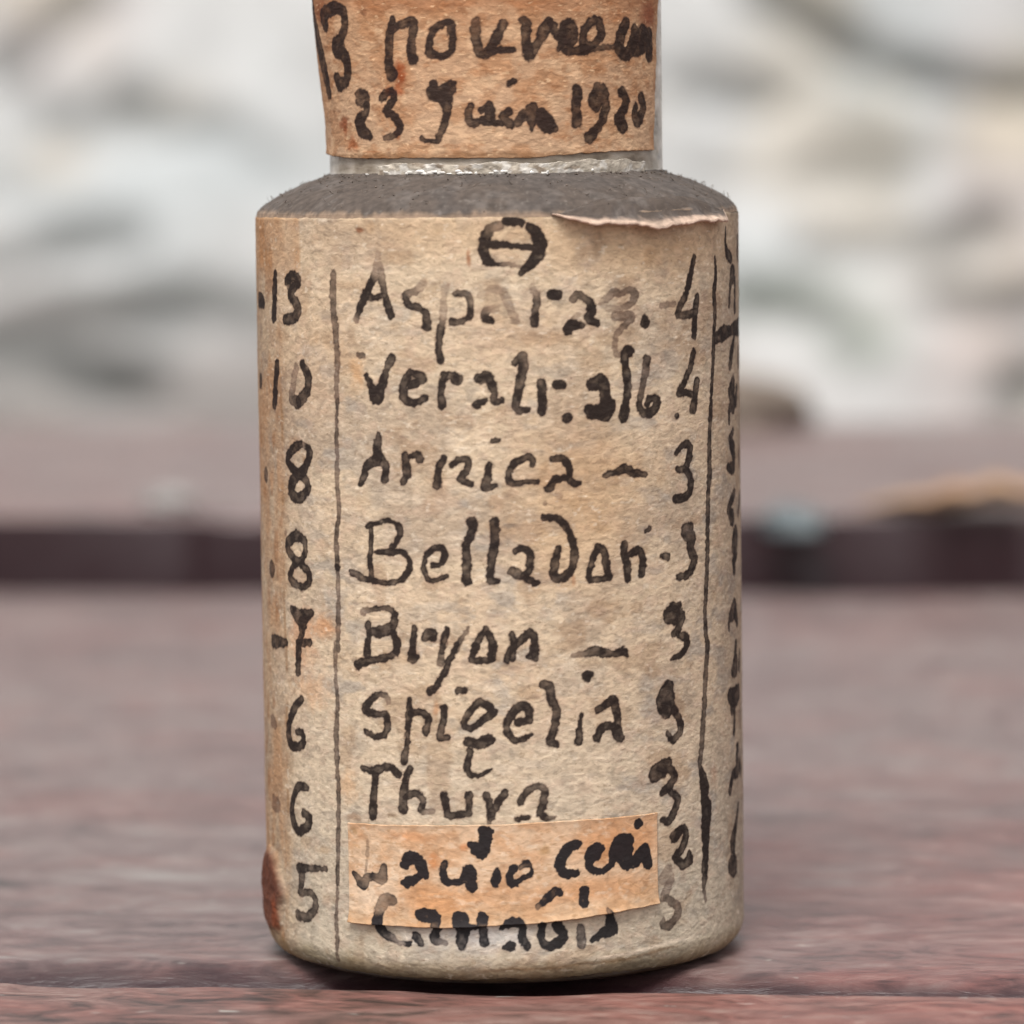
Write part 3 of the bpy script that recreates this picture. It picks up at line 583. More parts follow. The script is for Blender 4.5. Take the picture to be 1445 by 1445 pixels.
def wood_mat(name, cols, rough=(0.38, 0.6), bump=0.6, seed=0.0, flecks=True, spec=0.5):
    """Worn painted plank: grain runs along local x."""
    m, n, L, p = new_mat(name)
    tc = n.new('ShaderNodeTexCoord')
    def nz(scale, detail, dist=0.0, off=0.0, sc=1.0):
        mp = n.new('ShaderNodeMapping'); mp.inputs['Scale'].default_value = scale
        mp.inputs['Location'].default_value = (off + seed, off * 0.7 + seed, off)
        L.new(tc.outputs['Object'], mp.inputs['Vector'])
        t = n.new('ShaderNodeTexNoise'); t.inputs['Scale'].default_value = sc
        t.inputs['Detail'].default_value = detail; t.inputs['Distortion'].default_value = dist
        t.inputs['Roughness'].default_value = 0.62
        L.new(mp.outputs[0], t.inputs['Vector'])
        return t
    fine = nz((420, 1500, 1200), 6, 1.2)             # fibres
    mid = nz((150, 330, 320), 7, 2.0, 3.1)           # worn streaks
    big = nz((34, 55, 40), 5, 1.8, 7.7)             # patches
    worn = ramp(n, cols)
    add = n.new('ShaderNodeMath'); add.operation = 'MULTIPLY_ADD'
    L.new(mid.outputs[0], add.inputs[0]); add.inputs[1].default_value = 0.55
    m2 = n.new('ShaderNodeMath'); m2.operation = 'MULTIPLY_ADD'; m2.inputs[1].default_value = 0.28
    L.new(fine.outputs[0], m2.inputs[0])
    m3 = n.new('ShaderNodeMath'); m3.operation = 'MULTIPLY'; m3.inputs[1].default_value = 0.30
    L.new(big.outputs[0], m3.inputs[0]); L.new(m3.outputs[0], m2.inputs[2]); L.new(m2.outputs[0], add.inputs[2])
    st = n.new('ShaderNodeMapRange'); st.inputs[1].default_value = 0.42; st.inputs[2].default_value = 0.72
    L.new(add.outputs[0], st.inputs[0]); L.new(st.outputs[0], worn.inputs[0])
    out = worn.outputs[0]
    if flecks:
        rp = nz((60, 95, 80), 5, 1.5, 23.0)
        rq = ramp(n, [(0.0, (0, 0, 0)), (0.47, (0, 0, 0)), (0.62, (1, 1, 1)), (1, (1, 1, 1))])
        L.new(rp.outputs[0], rq.inputs[0])
        rs = n.new('ShaderNodeMath'); rs.operation = 'MULTIPLY'; L.new(rq.outputs[0], rs.inputs[0]); rs.inputs[1].default_value = 0.5
        rm = n.new('ShaderNodeMixRGB'); rm.blend_type = 'MULTIPLY'; rm.inputs[2].default_value = (1.15, 0.72, 0.66, 1)
        L.new(rs.outputs[0], rm.inputs[0]); L.new(out, rm.inputs[1])
        out = rm.outputs[0]
        fk = nz((560, 900, 900), 2, 0.6, 11.0)
        fr = ramp(n, [(0.0, (0, 0, 0)), (0.69, (0, 0, 0)), (0.75, (1, 1, 1)), (1, (1, 1, 1))])
        L.new(fk.outputs[0], fr.inputs[0])
        mx = n.new('ShaderNodeMixRGB'); mx.inputs[2].default_value = (0.46, 0.46, 0.42, 1)
        sc = n.new('ShaderNodeMath'); sc.operation = 'MULTIPLY'; sc.inputs[1].default_value = 0.65
        L.new(fr.outputs[0], sc.inputs[0]); L.new(sc.outputs[0], mx.inputs[0]); L.new(out, mx.inputs[1])
        out = mx.outputs[0]
    pa = n.new('ShaderNodeAttribute'); pa.attribute_name = 'red_paint'
    pm = n.new('ShaderNodeMixRGB'); pm.blend_type = 'MULTIPLY'; pm.inputs[2].default_value = (1.08, 0.60, 0.55, 1)
    L.new(pa.outputs['Fac'], pm.inputs[0]); L.new(out, pm.inputs[1])
    out = pm.outputs[0]
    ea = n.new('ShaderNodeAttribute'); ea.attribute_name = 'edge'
    em = n.new('ShaderNodeMixRGB'); em.inputs[2].default_value = (0.026, 0.0085, 0.011, 1)  # dark edge stain, which also paints in the shade of the groove
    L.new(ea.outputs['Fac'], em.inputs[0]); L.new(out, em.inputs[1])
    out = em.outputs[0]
    L.new(out, p.inputs['Base Color'])
    rr = n.new('ShaderNodeMapRange'); rr.inputs[3].default_value = rough[0]; rr.inputs[4].default_value = rough[1]
    L.new(mid.outputs[0], rr.inputs[0]); L.new(rr.outputs[0], p.inputs['Roughness'])
    b = n.new('ShaderNodeBump'); b.inputs['Strength'].default_value = bump; b.inputs['Distance'].default_value = 0.00025
    L.new(add.outputs[0], b.inputs['Height']); L.new(b.outputs[0], p.inputs['Normal'])
    p.inputs['Specular IOR Level'].default_value = spec
    return m


def simple_mat(name, c1, c2, scale, rough=0.8, bump=0.3, dist=0.0002, spec=0.3):
    m, n, L, p = new_mat(name)
    tc = n.new('ShaderNodeTexCoord')
    t = n.new('ShaderNodeTexNoise'); t.inputs['Scale'].default_value = scale; t.inputs['Detail'].default_value = 6
    L.new(tc.outputs['Object'], t.inputs['Vector'])
    r = ramp(n, [(0.3, c1), (0.7, c2)])
    L.new(t.outputs[0], r.inputs[0]); L.new(r.outputs[0], p.inputs['Base Color'])
    b = n.new('ShaderNodeBump'); b.inputs['Strength'].default_value = bump; b.inputs['Distance'].default_value = dist
    L.new(t.outputs[0], b.inputs['Height']); L.new(b.outputs[0], p.inputs['Normal'])
    p.inputs['Roughness'].default_value = rough
    p.inputs['Specular IOR Level'].default_value = spec
    return m


def painted_mat(name, rough=0.9, scale=60.0, amount=0.25, bump=0.4, dist=0.004):
    m, n, L, p = new_mat(name)
    a = n.new('ShaderNodeAttribute'); a.attribute_name = 'paint'
    tc = n.new('ShaderNodeTexCoord')
    t = n.new('ShaderNodeTexNoise'); t.inputs['Scale'].default_value = scale; t.inputs['Detail'].default_value = 6
    L.new(tc.outputs['Object'], t.inputs['Vector'])
    r = n.new('ShaderNodeMapRange'); r.inputs[1].default_value = 0.3; r.inputs[2].default_value = 0.7
    r.inputs[3].default_value = 1 - amount; r.inputs[4].default_value = 1 + amount * 0.5
    L.new(t.outputs[0], r.inputs[0])
    mx = n.new('ShaderNodeVectorMath'); mx.operation = 'SCALE'
    L.new(a.outputs['Color'], mx.inputs[0]); L.new(r.outputs[0], mx.inputs['Scale'])
    L.new(mx.outputs[0], p.inputs['Base Color'])
    b = n.new('ShaderNodeBump'); b.inputs['Strength'].default_value = bump; b.inputs['Distance'].default_value = dist
    L.new(t.outputs[0], b.inputs['Height']); L.new(b.outputs[0], p.inputs['Normal'])
    p.inputs['Roughness'].default_value = rough
    return m


M_PAPER = paper_mat('aged_paper')
M_STRIP = paper_mat('pasted_paper', 0.7, 0.35)
M_NECK = paper_mat('brown_paper', 0.8, 0.55)
M_TORN = simple_mat('torn_paper', (0.46, 0.32, 0.22), (0.62, 0.47, 0.35), 2500, 0.9, 0.5, 0.00005)
M_DUST = painted_mat('settled_dust', 0.95, 2600, 0.35, 0.35, 0.00006)
M_GLASS, gn, gL, gp = new_mat('dirty_glass')
_tc = gn.new('ShaderNodeTexCoord')
_t = gn.new('ShaderNodeTexNoise'); _t.inputs['Scale'].default_value = 650; _t.inputs['Detail'].default_value = 8
_mp = gn.new('ShaderNodeMapping'); _mp.inputs['Scale'].default_value = (1, 1, 2.2)
gL.new(_tc.outputs['Object'], _mp.inputs['Vector']); gL.new(_mp.outputs[0], _t.inputs['Vector'])
_r = ramp(gn, [(0.30, (0.13, 0.10, 0.075)), (0.44, (0.35, 0.285, 0.215)), (0.58, (0.53, 0.455, 0.37)), (0.72, (0.68, 0.62, 0.54))])
gL.new(_t.outputs[0], _r.inputs[0])
_sx = gn.new('ShaderNodeSeparateXYZ'); gL.new(_tc.outputs['Object'], _sx.inputs[0])
_hz = gn.new('ShaderNodeMapRange'); _hz.inputs[1].default_value = 0.0002; _hz.inputs[2].default_value = 0.0013
_hz.inputs[3].default_value = 1.0; _hz.inputs[4].default_value = 0.0
gL.new(_sx.outputs['Z'], _hz.inputs[0])
_gm = gn.new('ShaderNodeMixRGB'); _gm.blend_type = 'MULTIPLY'; _gm.inputs[2].default_value = (0.32, 0.235, 0.14, 1)  # grime on the heel, painted darker to deepen the contact shadow
gL.new(_hz.outputs[0], _gm.inputs[0]); gL.new(_r.outputs[0], _gm.inputs[1]); gL.new(_gm.outputs[0], gp.inputs['Base Color'])
_b = gn.new('ShaderNodeBump'); _b.inputs['Strength'].default_value = 0.6; _b.inputs['Distance'].default_value = 0.0002
gL.new(_t.outputs[0], _b.inputs['Height']); gL.new(_b.outputs[0], gp.inputs['Normal'])
gp.inputs['Roughness'].default_value = 0.28
gp.inputs['Coat Weight'].default_value = 0.4
gp.inputs['Coat Roughness'].default_value = 0.12
gp.inputs['Transmission Weight'].default_value = 0.12

M_GLINT = simple_mat('glint_chip', (0.66, 0.62, 0.56), (0.82, 0.80, 0.77), 3000, .12, .2, .00003, .8)  # bright gloss for the chips that imitate glints
M_CORK = simple_mat('cork', (0.20, 0.11, 0.06), (0.36, 0.23, 0.13), 900, 0.9, 0.6, 0.0003)
M_TOP = wood_mat('worn_painted_wood', [(0.0, (0.039, 0.027, 0.026)), (0.22, (0.107, 0.074, 0.071)), (0.46, (0.176, 0.119, 0.112)),
                                       (0.64, (0.209, 0.160, 0.149)), (0.82, (0.246, 0.210, 0.197)), (1.0, (0.312, 0.294, 0.271))], rough=(0.25, 0.45), bump=1.0, spec=0.6)
M_FRONT = wood_mat('worn_front_board', [(0.0, (0.024, 0.016, 0.015)), (0.22, (0.096, 0.055, 0.048)), (0.46, (0.184, 0.099, 0.085)),
                                        (0.66, (0.240, 0.151, 0.130)), (0.82, (0.280, 0.227, 0.193)), (1.0, (0.368, 0.344, 0.303))], seed=4.3, bump=1.0)
M_SIDE = wood_mat('dark_stained_wood', [(0.0, (0.008, 0.005, 0.005)), (0.5, (0.020, 0.010, 0.010)), (1.0, (0.040, 0.022, 0.022))], flecks=False, spec=0.2, rough=(0.6, 0.8))
M_STONE = painted_mat('pale_stone', 0.9, 40, 0.22)
M_GROUND = simple_mat('pale_gravel', (0.30, 0.28, 0.25), (0.48, 0.46, 0.43), 45, 0.95, 0.8, 0.01)

# ------------------------------------------------------------------ setting: ground and the stone wall far behind
gx = np.linspace(-6, 6, 121); gy = np.linspace(-4, 8, 121)
GX, GY = np.meshgrid(gx, gy)
GZ = -0.45 + (fbm(GX * 3, GY * 3, 3, 5) - 0.5) * 0.03
ground = mesh_obj('ground', np.stack([GX, GY, GZ], -1).reshape(-1, 3), grid_faces(121, 121), M_GROUND)
tag(ground, kind='structure')


def stone_wall():
    WY = 1.30
    xs = np.linspace(-1.1, 1.1, 551); zs = np.linspace(-0.47, 0.55, 256)
    X, Z = np.meshgrid(xs, zs)
    rng = np.random.default_rng(11)
    # rubble: nearest and second-nearest stone centres, away from the stretch drawn joint by joint
    pts = []
    for j in range(-1, 10):
        for i in range(-1, 18):
            pts.append((-1.1 + (i + 0.5 * (j % 2)) * 0.135 + rng.uniform(-.04, .04), -0.47 + j * 0.115 + rng.uniform(-.03, .03)))
    pts = np.array(pts)
    best = np.full(X.shape, 9.0); sec = best.copy(); idx = np.zeros(X.shape, int)
    wx = X + (fbm(X * 12, Z * 12, 3, 4) - .5) * 0.05; wz = Z + (fbm(X * 12, Z * 12, 3, 8) - .5) * 0.05
    for k, (a, b) in enumerate(pts):
        d = np.hypot((wx - a), (wz - b) * 1.2)
        nb = d < best
        sec = np.where(nb, best, np.minimum(sec, d)); idx = np.where(nb, k, idx); best = np.where(nb, d, best)
    gap = 1 - sstep(0.004, 0.028, sec - best)
    inside = (1 - sstep(0.19, 0.25, np.abs(X))) * sstep(-0.11, -0.07, Z) * (1 - sstep(0.10, 0.14, Z))
    gap = gap * (1 - inside)
    for P in parse(WALL_JOINTS):
        q = spline(P, 0.004)
        for x, z, w, k in q:
            d = np.hypot(X - x, Z - z)
            gap = np.maximum(gap, k * (1 - sstep(w * 0.4, w * 1.25, d + (fbm(X * 60, Z * 60, 2, 3) - .5) * w * .8)))
    tone = rng.uniform(-1, 1, (len(pts), 3))[idx]
    relief = (fbm(X * 9, Z * 9, 5, 21) - 0.5) * 0.03 - gap * 0.012
    col = np.empty(X.shape + (3,))
    col[:] = (0.64, 0.64, 0.635)
    col *= (1 + 0.05 * tone * (1 - inside[..., None]))
    n1 = fbm(X * 11, Z * 11, 3, 40); n2 = fbm(X * 14, Z * 14, 3, 50); n3 = fbm(X * 18, Z * 18, 4, 60)
    col = mix(col, (0.56, 0.49, 0.47), sstep(.50, .72, n1) * .7)
    col = mix(col, (0.46, 0.495, 0.505), sstep(.52, .72, n2) * .7)
    col = mix(col, (0.58, 0.51, 0.41), sstep(.60, .74, n3) * .6)
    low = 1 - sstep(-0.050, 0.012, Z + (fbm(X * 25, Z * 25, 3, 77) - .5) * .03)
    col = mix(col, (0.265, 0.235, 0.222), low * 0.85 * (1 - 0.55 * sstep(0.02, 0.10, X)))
    for (cx_, cz_, rx_, rz_, c_, k_) in ((.105, -.016, .030, .010, (.24, .29, .21), .85), (.128, -.030, .020, .010, (.30, .36, .28), .75), (.172, -.030, .022, .010, (.50, .41, .37), .6),
                                         (.176, .043, .020, .016, (.57, .50, .40), .7), (-.160, .038, .018, .010, (.58, .50, .41), .7), (-.165, -.012, .04, .007, (.44, .38, .36), .5),
                                         (.088, -.004, .02, .008, (.42, .45, .42), .5), (.125, .060, .022, .014, (.37, .39, .385), .6), (-.15, -.035, .05, .012, (.24, .25, .25), .6)):
        col = mix(col, c_, blot(X, Z, cx_, cz_, rx_, rz_, .9, .4, int(cx_ * 1000) + 300, .02) * k_)
    col = mix(col, (0.15, 0.156, 0.15), np.clip(gap, 0, 1) * 0.92)
    Y = WY - relief
    V = np.stack([X, Y, Z], -1).reshape(-1, 3)
    nr, nc = X.shape
    F = grid_faces(nr, nc)
    # close the back and the sides so that the wall has its thickness
    ring = np.concatenate([np.arange(nc), np.arange(1, nr) * nc + nc - 1, (nr - 1) * nc + np.arange(nc - 2, -1, -1), np.arange(nr - 2, 0, -1) * nc])
    B = V[ring].copy(); B[:, 1] = WY + 0.3
    o = len(V); n = len(ring)
    k = np.arange(n); k2 = (k + 1) % n
    side = np.stack([ring[k], o + k, o + k2, ring[k2]], -1)
    V = np.vstack([V, B])
    cap = (o + np.arange(n))[None, ::-1]
    paint = np.ones((len(V), 4)); paint[:o, :3] = col.reshape(-1, 3); paint[o:, :3] = 0.4
    w = mesh_obj('stone_wall', V, [F, side, cap], M_STONE, attrs={'paint': paint})
    tag(w, 'pale rubble stone wall with dark joints, far out of focus behind the table', 'wall')


stone_wall()

# ------------------------------------------------------------------ the table of worn red-brown planks
TABLE_YAW = rad(-8.0)
table = tag(empty('wooden_table', (0, 0, -0.45), TABLE_YAW), 'weathered red brown plank table under the labelled glass vial', 'table')
TZ = 450.0       # table top above the ground, mm


def plank(y0, y1, ztop, thick, rf, rb, mats, seed, x0=-420, x1=420, fine=(-60, 60), edge_noise=0.25):
    """A board along x with worn, rounded edges (rf front, rb back radius, mm); local z from the ground."""
    xs = np.concatenate([np.linspace(x0, fine[0], 60, endpoint=False), np.linspace(fine[0], fine[1], 420), np.linspace(fine[1], x1, 60)[1:]])
    prof = []          # (y, z, is_top)
    def arc(cy, cz, ry, rz, a0, a1, n):
        for a in np.linspace(a0, a1, n):
            prof.append((cy + ry * math.cos(a), cz + rz * math.sin(a)))
    ry, rz = rf
    prof.append((y0, -thick)); prof.append((y0, -thick * .5)); prof.append((y0, -rz * 1.6))
    arc(y0 + ry, -rz, ry, rz, math.pi, math.pi / 2, 9)
    n_top = 90
    tt = np.linspace(0, 1, n_top + 2)[1:-1]
    tt = 0.35 * tt + 0.65 * tt ** 2.2 if y0 > -50 and y0 < 50 else tt
    for t in tt:
        prof.append((y0 + ry + (y1 - rb[0] - y0 - ry) * t, 0))
    arc(y1 - rb[0], -rb[1], rb[0], rb[1], math.pi / 2, 0, 7)
    prof.append((y1, -rb[1] * 1.6)); prof.append((y1, -thick * .5)); prof.append((y1, -thick))
    prof = np.array(prof)
    npf = len(prof)
    Xg, K = np.meshgrid(xs, np.arange(npf), indexing='ij')
    Yg = prof[K, 0]; Zg = prof[K, 1]
    dist = np.minimum(Yg - y0, y1 - Yg)
    e = np.exp(-np.clip(dist, 0, None) / 3.0)
    nY = (fbm(Xg / 9 + seed, Zg / 4 + 3, 4, seed) - .5) * 2
    edge = sstep(-0.05, -0.75, Zg + (fbm(Xg / 4, Zg / 1.5 + seed, 4, seed + 11) - .5) * .9) * (Zg < -0.02)  # unworn edges stained dark, painted deep enough to pass for groove shade
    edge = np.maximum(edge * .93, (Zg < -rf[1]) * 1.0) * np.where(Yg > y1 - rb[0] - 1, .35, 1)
    red = blot(Xg, Yg, 50, 14, 48, 36, .8, .45, seed + 40, 9.0) * .95 + .5 * blot(Xg, Yg, -60, 40, 22, 12, .9, .5, seed + 44, 7.0)
    Yg = Yg + nY * edge_noise * e * np.where(Yg - y0 < y1 - Yg, 1, -1)
    top = (Zg > -0.01)
    Zg = Zg + (fbm(Xg / 30, Yg / 3.0, 4, seed + 5) - .5) * 0.28 * sstep(-thick * .4, -1, Zg)
    Zg = Zg - e * np.clip(fbm(Xg / 9, Yg / 6 + seed, 3, seed + 8) - .5, 0, 1) * edge_noise * 6.0 * sstep(-thick * .4, -1, Zg)
    V = np.stack([Xg, Yg, Zg + ztop + TZ], -1).reshape(-1, 3) * MM
    F = grid_faces(len(xs), npf)
    fm = np.tile(np.array([0 if prof[k, 1] > -rf[1] * .75 - 0.3 and prof[k + 1, 1] > -rf[1] * .75 - 0.3 else 1 for k in range(npf - 1)]), len(xs) - 1)
    ends = [np.arange(npf)[None, ::-1], ((len(xs) - 1) * npf + np.arange(npf))[None, :]]
    under = np.stack([np.arange(len(xs) - 1) * npf, np.arange(1, len(xs)) * npf, np.arange(1, len(xs)) * npf + npf - 1, np.arange(len(xs) - 1) * npf + npf - 1], -1)
    fm = np.concatenate([fm, np.ones(len(under)), [1, 1]])
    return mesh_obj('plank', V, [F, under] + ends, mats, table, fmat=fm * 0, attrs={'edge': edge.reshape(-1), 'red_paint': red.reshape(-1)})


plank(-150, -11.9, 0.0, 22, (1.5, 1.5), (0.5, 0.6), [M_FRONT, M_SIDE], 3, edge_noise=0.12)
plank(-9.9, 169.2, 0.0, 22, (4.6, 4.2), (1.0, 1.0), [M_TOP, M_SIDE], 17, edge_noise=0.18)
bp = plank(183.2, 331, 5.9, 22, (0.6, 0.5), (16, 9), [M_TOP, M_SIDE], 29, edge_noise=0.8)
tag(bp, 'rear board sitting slightly proud of the others, with a dark front edge')


def box(name, x0, x1, y0, y1, z0, z1, mat, parent, bev=2.0):
    V = np.array([(x, y, z) for x in (x0, x1) for y in (y0, y1) for z in (z0, z1)], float) * MM
    F = np.array([(0, 1, 3, 2), (4, 6, 7, 5), (0, 4, 5, 1), (2, 3, 7, 6), (0, 2, 6, 4), (1, 5, 7, 3)])
    o = mesh_obj(name, V, F, mat, parent, smooth=False)
    b = o.modifiers.new('bevel', 'BEVEL'); b.width = bev * MM; b.segments = 2
    return o


for x in (-330, 290):
    box('batten', x, x + 40, -140, 318, TZ - 52, TZ - 23, M_SIDE, table)
for x in (-330, 290):
    for y in (-135, 268):
        box('leg', x, x + 40, y, y + 45, 8, TZ - 53, M_SIDE, table)

# ------------------------------------------------------------------ the vial
vial = tag(empty('glass_vial'), 'small old round vial wrapped in a yellowed handwritten paper list, neck banded in brown paper', 'vial')


def lathe(name, prof, mats, parent, n=256, disp=None, attrs=None, closed_bottom=True):
    prof = np.array(prof, float)
    th = np.linspace(0, 2 * np.pi, n, endpoint=False)
    T, K = np.meshgrid(th, np.arange(len(prof)))
    R = prof[K, 0]; Z = prof[K, 1]
    if disp is not None:
        dr, dz = disp(T, R, Z)
        R = R + dr; Z = Z + dz
    V = np.stack([R * np.sin(T), -R * np.cos(T), Z], -1).reshape(-1, 3) * MM
    F = grid_faces(len(prof), n, wrap=True)
    return mesh_obj(name, V, F, mats, parent, attrs=attrs), T, R, Z


RG, RL = 11.93, 12.05
prof = [(0.01, 0.25), (7.5, 0.25), (9.6, 0.05), (10.3, 0.0)]
for a in np.linspace(0.12, 1, 10):
    prof.append((RG - 1.5 + 1.5 * math.sin(a * math.pi / 2), 1.5 - 1.5 * math.cos(a * math.pi / 2)))
prof += [(RG, 10), (RG, 30), (RG, 36.5), (11.7, 37.0), (11.2, 37.4), (10.0, 38.05), (8.9, 38.45), (8.45, 38.6), (8.32, 38.75), (8.30, 39.1)]
prof += [(8.30, z) for z in np.linspace(39.4, 51, 24)]
prof += [(8.6, 51.6), (9.6, 52.2), (9.9, 53.2), (9.6, 54.2), (8.6, 54.5), (6.4, 54.4), (6.2, 53.5), (6.2, 48), (0.01, 48)]
lathe('glass_body', prof, M_GLASS, vial, 192)
lathe('cork', [(0.01, 48.1), (6.15, 48.1), (6.18, 54.4), (6.5, 58.5), (6.2, 59.2), (0.01, 59.3)], M_CORK, vial, 96)


# dust lying on the shoulder
def build_dust():
    base = np.array([(12.02, 36.85), (11.97, 37.08), (11.8, 37.30), (11.5, 37.55), (11.0, 37.86), (10.4, 38.16), (9.8, 38.42), (9.3, 38.6), (8.9, 38.73), (8.6, 38.82), (8.36, 38.95), (8.29, 39.0)])
    t = np.linspace(0, 1, 110)
    s = np.linspace(0, 1, len(base))
    prof = np.stack([np.interp(t, s, base[:, 0]), np.interp(t, s, base[:, 1])], -1)
    n = 1100
    th = np.linspace(0, 2 * np.pi, n, endpoint=False)
    T, K = np.meshgrid(th, np.arange(len(prof)))
    R = prof[K, 0]; Z = prof[K, 1]
    x = R * np.sin(T); y = -R * np.cos(T)
    Z = Z + (fbm(x / .35, y / .35, 4, 3) - .5) * .07 + (fbm(x / 1.6, y / 1.6, 3, 8) - .5) * .12
    V = np.stack([x, y, Z], -1).reshape(-1, 3) * MM
    a = fbm(x / .9, y / .9, 4, 13); b = fbm(x / .25, y / .25, 3, 23); c = fbm(x / 2.2, y / 2.2, 3, 33)
    col = np.empty(x.shape + (3,)); col[:] = (0.094, 0.073, 0.060)
    col = mix(col, (0.128, 0.107, 0.094), sstep(.45, .7, a) * .75)
    col = mix(col, (0.085, 0.070, 0.062), sstep(.52, .72, c) * .7)
    col = mix(col, (0.24, 0.21, 0.185), sstep(.70, .80, b) * .3)
    col = mix(col, (0.34, 0.24, 0.165), (1 - sstep(0.02, 0.16, K / len(prof) + (b - .5) * .12 + (c - .5) * .15)) * .85)   # paper shows at the rim
    paint = np.ones((x.size, 4)); paint[:, :3] = col.reshape(-1, 3)
    d = mesh_obj('dust_layer', V, grid_faces(len(prof), n, True), M_DUST, vial, attrs={'paint': paint})
    # fibres and grains in the dust
    rng = random.Random(5)
    Vs = []; Fs = []
    def tube(P, r):
        o = len(Vs)
        for i, p in enumerate(P):
            q = P[min(i + 1, len(P) - 1)] - P[max(i - 1, 0)]
            q.normalize()
            a_ = q.orthogonal().normalized(); b_ = q.cross(a_)
            for k in range(4):
                Vs.append(p + (a_ * math.cos(k * math.pi / 2) + b_ * math.sin(k * math.pi / 2)) * r)
        for i in range(len(P) - 1):
            for k in range(4):
                Fs.append((o + i * 4 + k, o + i * 4 + (k + 1) % 4, o + i * 4 + 4 + (k + 1) % 4, o + i * 4 + 4 + k))
    for i in range(300):
        if i < 50:
            th_ = rng.choice((-1, 1)) * rng.gauss(math.pi / 2, .35)
        else:
            th_ = rng.uniform(-math.pi, math.pi)
        rr = rng.uniform(8.6, 11.9)
        z = np.interp(-rr, -base[:, 0], base[:, 1])
        c_ = Vector((rr * math.sin(th_), -rr * math.cos(th_), z + .02))
        d_ = Vector((rng.gauss(0, 1), rng.gauss(0, 1), rng.gauss(0.15, .45))).normalized()
        ln = rng.uniform(.08, .42)
        P = [c_.copy()]
        for k in range(4):
            d_ = (d_ + Vector((rng.gauss(0, .4), rng.gauss(0, .4), rng.gauss(0, .3)))).normalized()
            P.append(P[-1] + d_ * ln / 4)
        tube(P, rng.uniform(.008, .022))
    for i in range(330):                       # grains
        th_ = rng.uniform(-math.pi, math.pi); rr = rng.uniform(8.45, 12.0)
        if i < 200:
            rr = rng.gauss(8.5, .12)
        z = np.interp(-rr, -base[:, 0], base[:, 1])
        c_ = Vector((rr * math.sin(th_), -rr * math.cos(th_), z + .03)); s_ = rng.uniform(.02, .075)
        o = len(Vs)
        for v in ((1, 0, 0), (0, 1, 0), (-1, 0, 0), (0, -1, 0)):
            Vs.append(c_ + Vector(v) * s_ * rng.uniform(.7, 1.3))
        Vs.append(c_ + Vector((0, 0, s_))); Vs.append(c_ - Vector((0, 0, s_)))
        for k in range(4):
            Fs.append((o + k, o + (k + 1) % 4, o + 4, o + 4)); Fs.append((o + (k + 1) % 4, o + k, o + 5, o + 5))
    quads = [f for f in Fs if f[2] != f[3]]; tris = [f[:3] for f in Fs if f[2] == f[3]]
    cols = np.ones((len(Vs), 4))
    cols[:, :3] = np.array([0.13, 0.10, 0.08])
    rn = np.random.default_rng(3)
    cols[:, :3] *= rn.uniform(.6, 1.6, (len(Vs) // 4 + 2, 1)).repeat(4, 0)[:len(Vs)]
    f = mesh_obj('dust_fluff', np.array([v[:] for v in Vs]) * MM, [np.array(quads), np.array(tris)], M_DUST, d, attrs={'paint': cols})
    f['kind'] = 'stuff'


build_dust()


# ---- writing fields
ink = Ink(-23, 23, 0, 38, 0.03, 1)
ink.draw(parse(LABEL_WRITING))
inks = Ink(-9, 9, 0, 10, 0.025, 7)
inks.draw(parse(STRIP_WRITING), 0.045)
inkn = Ink(-14.5, 13, 39, 50.5, 0.03, 12)
inkn.draw(parse(NECK_WRITING), 0.07)


def r_label(z):
    r = np.full(z.shape, RL)
    lo = z < 1.5
    r = np.where(lo, RL - 1.5 + np.sqrt(np.clip(1.5 ** 2 - (1.5 - z) ** 2, 0, None)), r)
    return r - 0.16 * sstep(36.72, 37.1, z) ** 2


def crumple(u, z, seed=2):
    return (fbm(u / 2.2, z / 3.0, 3, seed) - .5) * .055 + (fbm(u / .30, z / .16, 3, seed + 5) - .5) * .028


PAPER = lin(207, 186, 158) * 1.0


